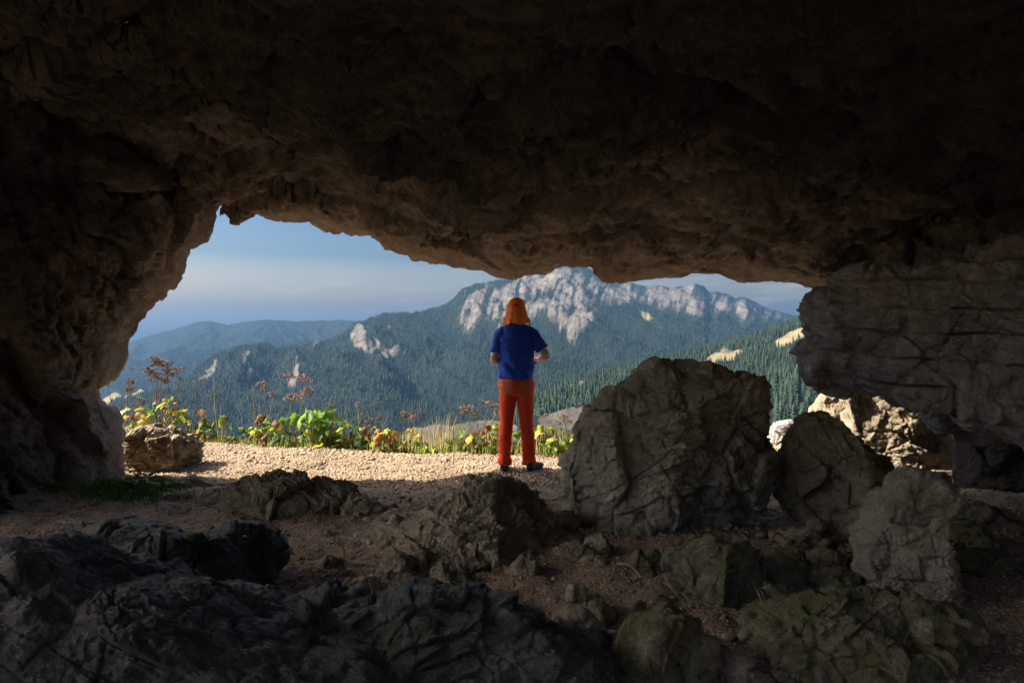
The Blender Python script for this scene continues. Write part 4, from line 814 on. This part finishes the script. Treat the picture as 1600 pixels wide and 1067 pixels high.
# ------------------------------------------------------------------ plants along the rim of the gravel
def leaf_mesh(seed, w=1., wilt=0.):
    """round, heart-based leaf with raised veins and toothed edge, stalk end at the origin, blade along +X"""
    r2 = np.random.RandomState(seed); na, nr = 15, 3; V = [(0, 0, 0)]; Fs = []
    for j in range(1, nr + 1):
        for k in range(na):
            a = -math.pi * .93 + 2 * math.pi * .93 * k / (na - 1); rr_ = (.42 + .14 * math.cos(a) ** 3 + .05 * math.cos(2 * a)) * (j / nr) * (1 + (.30 * (r2.rand() - .5) + (.11 if k % 2 else -.11)) * (j == nr))
            x = .12 + rr_ * math.cos(a) * 1.05; y = rr_ * math.sin(a) * w; q = j / nr
            z = .10 * math.sin(a * 3 + seed) * q * q - .28 * q * q * abs(math.sin(a)) * (.4 + wilt) + (.035 if k % 2 else -.035) * q - .35 * max(0, x - .2) ** 2 * (1 + wilt * 2)
            V.append((x, y, z))
    for k in range(na - 1):
        Fs.append((0, 1 + k, 2 + k, 2 + k))
        for j in range(nr - 1): a0 = 1 + j * na + k; Fs.append((a0, a0 + na, a0 + na + 1, a0 + 1))
    bm = bmesh.new(); vs = [bm.verts.new(v) for v in V]
    for f in Fs: bm.faces.new([vs[i] for i in dict.fromkeys(f)])
    me = bpy.data.meshes.new('leaf'); bm.to_mesh(me); bm.free(); return me
def leafm(nm, c1, c2): return simple_mat(nm, c1, c2, 7, .55, .3, .01, 25, .38)
LM = {'green': leafm('green_leaf', (.08, .17, .025), (.17, .30, .04)), 'lime': leafm('lime_leaf', (.20, .29, .03), (.34, .40, .05)), 'yellow': leafm('yellow_leaf', (.46, .38, .04), (.58, .44, .07)),
      'orange': leafm('orange_leaf', (.42, .22, .04), (.36, .15, .04)), 'brown': leafm('brown_leaf', (.16, .085, .035), (.28, .15, .07)), 'dark': leafm('dark_leaf', (.035, .08, .02), (.07, .13, .03))}
LME = {}
for kx, (nm, mt) in enumerate(LM.items()):
    LME[nm] = []
    for sdd in range(3):
        me = leaf_mesh(kx * 5 + sdd, .95 + .1 * sdd, .9 if nm in ('brown', 'orange') else .2 * sdd); me.materials.append(mt); me.polygons.foreach_set('use_smooth', np.ones(len(me.polygons), bool)); LME[nm].append(me)
M['stem'] = simple_mat('plant_stem', (.16, .17, .06), (.30, .24, .11), 20, .8); M['drystem'] = simple_mat('dry_stem', (.10, .06, .04), (.22, .15, .09), 20, .8)
M['seed'] = simple_mat('dry_flower_head', (.10, .07, .05), (.22, .17, .12), 30, .9); M['purple'] = simple_mat('purple_flower_head', (.17, .10, .11), (.26, .17, .17), 30, .85)
def thin_tube(pts, r0, r1, seg=5):
    return ring_tube([(*p, r0 + (r1 - r0) * i / (len(pts) - 1), r0 + (r1 - r0) * i / (len(pts) - 1)) for i, p in enumerate(pts)], seg)
def tuft_mesh(seed, mat):
    """umbel: short rays ending in small ragged tufts"""
    r2 = np.random.RandomState(seed); V = []; Fs = []
    for k in range(11):
        a = r2.rand() * 6.28; q = r2.rand() ** .6; tip = np.array([math.cos(a) * q, math.sin(a) * q, .45 + .45 * (1 - q) + .2 * r2.rand()])
        v, f = thin_tube([np.zeros(3), tip * .5 + [0, 0, .05], tip], .025, .018, 3); o = len(V); V += [list(x) for x in v]; Fs += [tuple(i + o for i in x) for x in f]
        for j in range(7):
            c = tip + r2.normal(0, .13, 3); d = r2.normal(size=(3, 3)) * .13; o = len(V); V += [list(c + x) for x in d]; Fs.append((o, o + 1, o + 2, o + 2))
    bm = bmesh.new(); vs = [bm.verts.new(v) for v in V]
    for f in Fs:
        try: bm.faces.new([vs[i] for i in dict.fromkeys(f)])
        except ValueError: pass
    me = bpy.data.meshes.new('flower_head'); bm.to_mesh(me); bm.free(); me.materials.append(mat); return me
TUFT = {'seed': [tuft_mesh(s, M['seed']) for s in range(3)], 'purple': [tuft_mesh(s + 9, M['purple']) for s in range(2)]}
def link(nm, me, parent, loc, rot, s):
    o = bpy.data.objects.new(nm, me); col.objects.link(o); o.parent = parent; o.location = loc; o.rotation_euler = rot; o.scale = (s, s, s) if not isinstance(s, tuple) else s; return o
def plant(px, back, label, leaves, ltop, spread, stalks=(), seed=0, mixw=('lime', 'green', 'yellow'), lsize=(.11, .19), name='leafy_plant', cat='plant', group='leafy plants along the gravel rim'):
    """leaves: count; ltop: picture row the leaves reach; stalks: (dx px, top row, kind, size)"""
    r2 = np.random.RandomState(seed * 13 + 5); Yp = float(np.interp(px, EDGE_PX, EDGE_Y)) + back; x0 = (px - CX) / F * Yp; z0 = float(G(x0, Yp)[0]) - .02
    root = empty(name, (x0, Yp, z0)); tag(root, label, cat, group)
    Hh = HC - (ltop - CY) / F * Yp - z0
    for k in range(int(leaves * 1.9)):
        a = r2.rand() * 6.28; rad = spread * (.25 + .75 * r2.rand()); hgt = Hh * (.15 + .92 * r2.rand() ** .8) * (1 - .2 * rad / spread); kind = mixw[min(int(r2.rand() ** 1.3 * len(mixw)), len(mixw) - 1)]
        ex, ey = rad * math.cos(a), rad * math.sin(a) * .8; s = r2.uniform(*lsize) * .78
        v, f = thin_tube([np.array([ex * .08, ey * .08, 0]), np.array([ex * .5, ey * .5, hgt * .65]), np.array([ex, ey, hgt])], .007, .004, 5)
        st = mk('leaf_stalk', v, [list(q) for q in f], M['stem'], root, True)
        link('leaf', LME[kind][r2.randint(3)], st, (ex, ey, hgt), (r2.normal(0, .6), r2.uniform(-.1, 1.25), a + r2.normal(0, .5)), s * r2.uniform(.55, 1.15))
    for dx, top, kind, sz in stalks:
        hs = HC - (top - CY) / F * Yp - z0; ex = dx / F * Yp; ey = r2.uniform(-.1, .1); b0 = np.array([ex * .3 + r2.normal(0, .03), r2.normal(0, .04), 0]); tp_ = np.array([ex, ey, hs - .5 * sz])
        md_ = (b0 + tp_) / 2 + np.array([r2.normal(0, .03), 0, .02]); v, f = thin_tube([b0, md_, tp_], .007, .0035, 5); st = mk('flower_stem', v, [list(q) for q in f], M['drystem'] if kind == 'seed' else M['stem'], root, True)
        if kind == 'bare': continue
        for j in range(3 if sz > .07 else 2):
            o_ = tp_ + np.array([r2.normal(0, sz * .55), r2.normal(0, sz * .4), r2.uniform(-.7, .25) * sz]) * (j > 0)
            hd = link('flower_head', TUFT[kind][r2.randint(len(TUFT[kind]))], st, o_, (r2.normal(0, .3), r2.normal(0, .3), r2.rand() * 6), sz * r2.uniform(.55, .9))
    return root
plant(190, .3, 'brown seed-headed stalks nearest to the left cave wall', 5, 640, .16, [(-18, 598, 'seed', .06), (-12, 640, 'seed', .09), (6, 592, 'seed', .09), (18, 575, 'seed', .05)], 1, ('brown', 'yellow', 'orange'))
plant(215, .2, 'clump with big yellow leaves behind the knobbly sunlit rock', 8, 632, .26, [(-6, 603, 'seed', .10), (8, 625, 'seed', .08), (26, 610, 'seed', .07)], 2, ('yellow', 'lime', 'orange'), (.15, .24))
plant(248, .1, 'tallest clump of dry umbels rising above the knobbly sunlit rock', 9, 618, .24, [(-12, 575, 'seed', .11), (0, 560, 'seed', .10), (10, 566, 'seed', .11), (-4, 590, 'seed', .10), (16, 590, 'seed', .09)], 3, ('lime', 'green', 'brown'), (.14, .22))
plant(270, .3, 'umbel clump right of the tallest dry umbels, with one bright yellow leaf', 9, 615, .22, [(-6, 578, 'seed', .11), (10, 576, 'seed', .10), (16, 588, 'seed', .05), (6, 622, 'seed', .06)], 4, ('lime', 'yellow', 'green'), (.13, .2))
plant(300, .2, 'low green clump at the right end of the knobbly sunlit rock', 9, 636, .24, [(6, 606, 'seed', .05), (14, 584, 'seed', .03), (22, 618, 'seed', .04)], 5, ('green', 'lime', 'yellow', 'brown'), (.12, .2))
plant(322, .1, 'dark green drooping leaves beside the tall thin bare stalk', 8, 655, .2, [], 6, ('green', 'green', 'dark', 'brown'), (.13, .2))
plant(347, .0, 'single tall thin stalk with a few hanging leaves, standing alone against the valley', 4, 640, .13, [(-16, 585, 'bare', .04), (2, 628, 'bare', .03)], 7, ('lime', 'green', 'brown'), (.12, .17))
plant(366, .05, 'small orange and red leafed sprig low on the gravel rim', 5, 685, .14, [], 8, ('orange', 'brown', 'yellow'), (.09, .14))
plant(396, .15, 'yellow-green clump below the first pinkish flower stalks', 9, 662, .24, [(-4, 596, 'bare', .05), (10, 598, 'purple', .09), (2, 638, 'seed', .05)], 9, ('lime', 'yellow', 'green', 'brown'), (.13, .22))
plant(425, .1, 'green clump under a single purple flower head', 10, 645, .24, [(4, 614, 'purple', .07), (-16, 655, 'seed', .08)], 10, ('lime', 'green', 'brown'), (.14, .22))
plant(452, .1, 'clump under the two tall dusty pink flower heads', 10, 640, .26, [(0, 616, 'purple', .11), (24, 590, 'purple', .12), (28, 610, 'purple', .10)], 11, ('green', 'lime', 'brown', 'dark'), (.16, .25))
plant(486, .0, 'large-leaved bright green clump with an upright leaf', 11, 634, .26, [(30, 618, 'bare', .03)], 12, ('green', 'lime', 'green'), (.17, .26))
plant(518, .1, 'broad clump of overlapping round green leaves', 12, 650, .28, [(8, 618, 'seed', .03), (22, 632, 'bare', .03)], 13, ('green', 'lime', 'yellow', 'dark'), (.16, .25))
plant(546, .0, 'round-leaved clump below a purple thistle-like flower', 10, 660, .24, [(12, 630, 'purple', .07), (20, 646, 'seed', .05)], 14, ('lime', 'green', 'dark'), (.14, .22))
plant(578, .1, 'browning clump with withered seed heads', 9, 660, .22, [(4, 655, 'seed', .09), (16, 648, 'seed', .06), (28, 650, 'bare', .03)], 15, ('brown', 'dark', 'lime'), (.12, .2))
plant(606, .0, 'yellow clump with a red-brown tinge, left of the grassy clump', 9, 668, .22, [(-8, 655, 'bare', .03)], 16, ('yellow', 'lime', 'brown', 'orange'), (.12, .2))
plant(640, .1, 'reddish flowered clump behind the upright grass', 7, 668, .2, [(-6, 646, 'seed', .08), (6, 650, 'purple', .07), (16, 636, 'seed', .05)], 17, ('brown', 'yellow', 'lime'), (.1, .18))
plant(676, -.05, 'small pair of fresh green leaves at the foot of the upright grass', 4, 695, .1, [], 18, ('lime', 'green'), (.12, .17))
plant(712, .1, 'thin clump of faded umbels left of the man', 5, 690, .16, [(-4, 656, 'seed', .05), (14, 668, 'bare', .04)], 19, ('brown', 'lime'), (.09, .14))
plant(742, .05, 'dark leaved clump with dusty pink umbels just left of the man', 10, 672, .24, [(-12, 642, 'seed', .10), (2, 646, 'seed', .07), (22, 626, 'seed', .09), (34, 640, 'purple', .08)], 20, ('dark', 'brown', 'green', 'yellow'), (.14, .22))
plant(770, .0, 'clump of brown-edged leaves half hidden by the left leg of the man', 8, 658, .2, [(6, 632, 'seed', .08)], 21, ('brown', 'orange', 'lime'), (.12, .2))
plant(808, .15, 'lime green clump seen between the legs of the man', 10, 664, .2, [], 22, ('lime', 'yellow', 'green'), (.13, .2))
plant(848, .1, 'bright clump right behind the right leg of the man', 11, 662, .24, [(0, 650, 'seed', .05), (12, 650, 'bare', .03)], 23, ('lime', 'yellow', 'green', 'brown'), (.13, .2))
plant(880, .0, 'bushy green and yellow clump against the left side of the huge boulder', 12, 666, .24, [(2, 652, 'seed', .07), (-8, 660, 'seed', .05)], 24, ('lime', 'green', 'yellow', 'dark'), (.13, .2))
plant(896, .2, 'small dark seed-headed clump touching the huge boulder', 6, 680, .14, [(0, 678, 'seed', .09)], 25, ('green', 'dark', 'brown'), (.1, .16))
plant(1247, -.6, 'light green bush behind the small grey rock on the right', 16, 655, .3, [], 26, ('lime', 'green'), (.07, .12), 'bush', 'bush', 'bushes on the right')
def grass(name, pts, seed, hlo, hhi, mat, label, cat, lean=.25):
    """one object of bent blades"""
    r2 = np.random.RandomState(seed); n_ = len(pts); h = r2.uniform(hlo, hhi, n_); a = r2.rand(n_) * 6.28; le = r2.normal(0, lean, n_) * h; w = .0035 + .003 * r2.rand(n_)
    dx, dy = np.cos(a), np.sin(a); Vs = []
    for t, ww in ((0, 1), (.55, .8), (1, .1)):
        bx = pts[:, 0] + dx * le * t * t; by = pts[:, 1] + dy * le * t * t; bz = pts[:, 2] + h * t - .1 * np.abs(le) * t
        Vs.append(np.stack([bx - dy * w * ww, by + dx * w * ww, bz], 1)); Vs.append(np.stack([bx + dy * w * ww, by - dx * w * ww, bz], 1))
    V = np.stack(Vs, 1).reshape(-1, 3); b = np.arange(n_)[:, None] * 6
    Fs = np.concatenate([b + np.array([0, 1, 3, 2]), b + np.array([2, 3, 5, 4])]); o = mk(name, V, Fs, mat)
    o['kind'] = 'stuff' if cat is None else 'thing'
    if cat: tag(o, label, cat)
    return o
M['blade'] = simple_mat('green_grass_blade', (.14, .22, .03), (.26, .30, .06), 3, .7, trans=.3); M['straw'] = simple_mat('yellowing_grass_blade', (.34, .32, .10), (.46, .38, .18), 3, .7, trans=.3)
M['moss'] = simple_mat('bright_moss', (.05, .10, .018), (.10, .17, .03), 8, .8, trans=.25)
def rimpts(n_, p0, p1, lo, hi, seed):
    r2 = np.random.RandomState(seed); px = r2.uniform(p0, p1, n_); Yq = np.interp(px, EDGE_PX, EDGE_Y) + r2.uniform(lo, hi, n_); x = (px - CX) / F * Yq; return np.stack([x, Yq, G(x, Yq)], 1)
grass('grass', rimpts(2600, 170, 900, -.15, .35, 31), 31, .04, .14, M['blade'], None, None)
grass('grass', rimpts(700, 380, 900, -.1, .4, 32), 32, .12, .30, M['straw'], None, None)
grass('grass_clump', rimpts(120, 622, 704, -.05, .35, 33), 33, .22, .52, M['straw'], 'upright clump of tall yellowing grass in the middle of the gravel rim', 'grass clump', .22)
grass('grass_clump', rimpts(60, 700, 725, 0, .2, 34), 34, .2, .42, M['blade'], 'sparse tall grass left of the dark leaved clump by the man', 'grass clump', .2)
def patch(n_, cx, cy, Yc, sx, sy, seed):
    r2 = np.random.RandomState(seed); x = (cx - CX) / F * Yc + r2.normal(0, sx, n_); y = Yc + r2.normal(0, sy, n_); return np.stack([x, y, G(x, y)], 1)
grass('grass', patch(1100, 205, 785, 5.75, .20, .18, 41), 41, .02, .07, M['moss'], None, None)
grass('grass', patch(1100, 165, 795, 5.6, .10, .12, 42), 42, .01, .05, M['moss'], None, None)
grass('grass', patch(500, 90, 800, 5.5, .05, .05, 45), 45, .01, .04, M['moss'], None, None)
grass('grass', patch(500, 1222, 722, 7.9, .07, .10, 43), 43, .03, .09, M['blade'], None, None)
grass('grass', patch(350, 402, 935, 3.45, .02, .03, 44), 44, .01, .03, M['moss'], None, None)
grass('grass', patch(300, 352, 775, 5.8, .03, .03, 46), 46, .01, .04, M['moss'], None, None)
for i, (px, py, Yq, lab) in enumerate([(212, 775, 5.85, 'small dull-leaved herb on the mossy patch by the left wall'), (232, 770, 5.9, 'grey-green herb at the upper right of the mossy patch'), (190, 768, 5.9, 'dark herb against the foot of the left wall')]):
    r2 = np.random.RandomState(70 + i); x = (px - CX) / F * Yq; root = empty('herb', (x, Yq, float(G(x, Yq)[0]))); tag(root, lab, 'herb', 'herbs on the mossy patch')
    for k in range(12):
        a = r2.rand() * 6.28; q = r2.uniform(.04, .16); z = r2.uniform(.02, .12); link('leaf', LME['green' if k % 3 else 'dark'][k % 3], root, (q * math.cos(a), q * math.sin(a), z), (r2.normal(0, .3), r2.uniform(0, .6), a), r2.uniform(.05, .09))
up_ = []
for k, (nm, w_) in enumerate((('green', 1), ('lime', 1), ('brown', 1), ('dark', 1))):
    o = [x for x in bpy.data.objects if x.name.split('.')[0] == 'leaf' and x.data == LME[nm][0]]
    if o: up_.append(o[0])
ug = rimpts(1500, 175, 900, -.02, .45, 51); ug[:, 2] += np.abs(np.random.RandomState(9).normal(0, .07, len(ug)))
tag(scatter_object('undergrowth', ug, up_, .035, .10, .55, 52), kind='stuff')
# driftwood in the shadow, thin twigs on the earth
M['wood'] = simple_mat('old_wood', (.16, .095, .07), (.30, .20, .15), 12, .85, .6, .01, 30)
def stick(name, label, p, q, r0, r1, mat, cat, bend=.02, knots=0, seed=0):
    p, q = np.array(p), np.array(q); r2 = np.random.RandomState(seed); n_ = 14; pts = []
    for i in range(n_):
        t = i / (n_ - 1); c = p + (q - p) * t + np.array([0, 0, bend * math.sin(t * 3.1)]) + r2.normal(0, .05 * r0 + .001, 3); r_ = (r0 + (r1 - r0) * t) * (1 + .25 * r2.normal() * (knots > 0)); pts.append((*c, r_, r_ * .85))
    v, f = ring_tube(pts, 9); bm = bmesh.new(); vs = [bm.verts.new(a) for a in v]
    for x in f: bm.faces.new([vs[i] for i in dict.fromkeys(x)])
    me = bpy.data.meshes.new(name); bm.to_mesh(me); bm.free(); me.materials.append(mat); o = bpy.data.objects.new(name, me); col.objects.link(o); tag(o, label, cat); return o
stick('log', 'short reddish broken log propped on stones in the shadow right of the huge boulder', at(1203, 832, 4.45), at(1262, 868, 4.2), .038, .03, M['wood'], 'log', .0, 1, 3)
stick('twig', 'thin dead twig on the dark gravel above the rounded mossy rock', at(1066, 925, 3.55), at(1080, 948, 3.45), .006, .004, M['wood'], 'twig', .01, 0, 4)
stick('twig', 'curved root-like twig beside the foot of the huge boulder', at(965, 880, 4.0), at(1002, 902, 3.8), .010, .006, M['wood'], 'twig', .03, 0, 5)
stick('twig', 'short upright twig at the left end of the brown bedrock hump', at(535, 852, 4.4), at(538, 872, 4.35), .008, .006, M['wood'], 'twig', .0, 0, 6)
print('all', round(time.time() - T0, 1), 'faces', sum(len(o.data.polygons) for o in bpy.data.objects if o.type == 'MESH'))
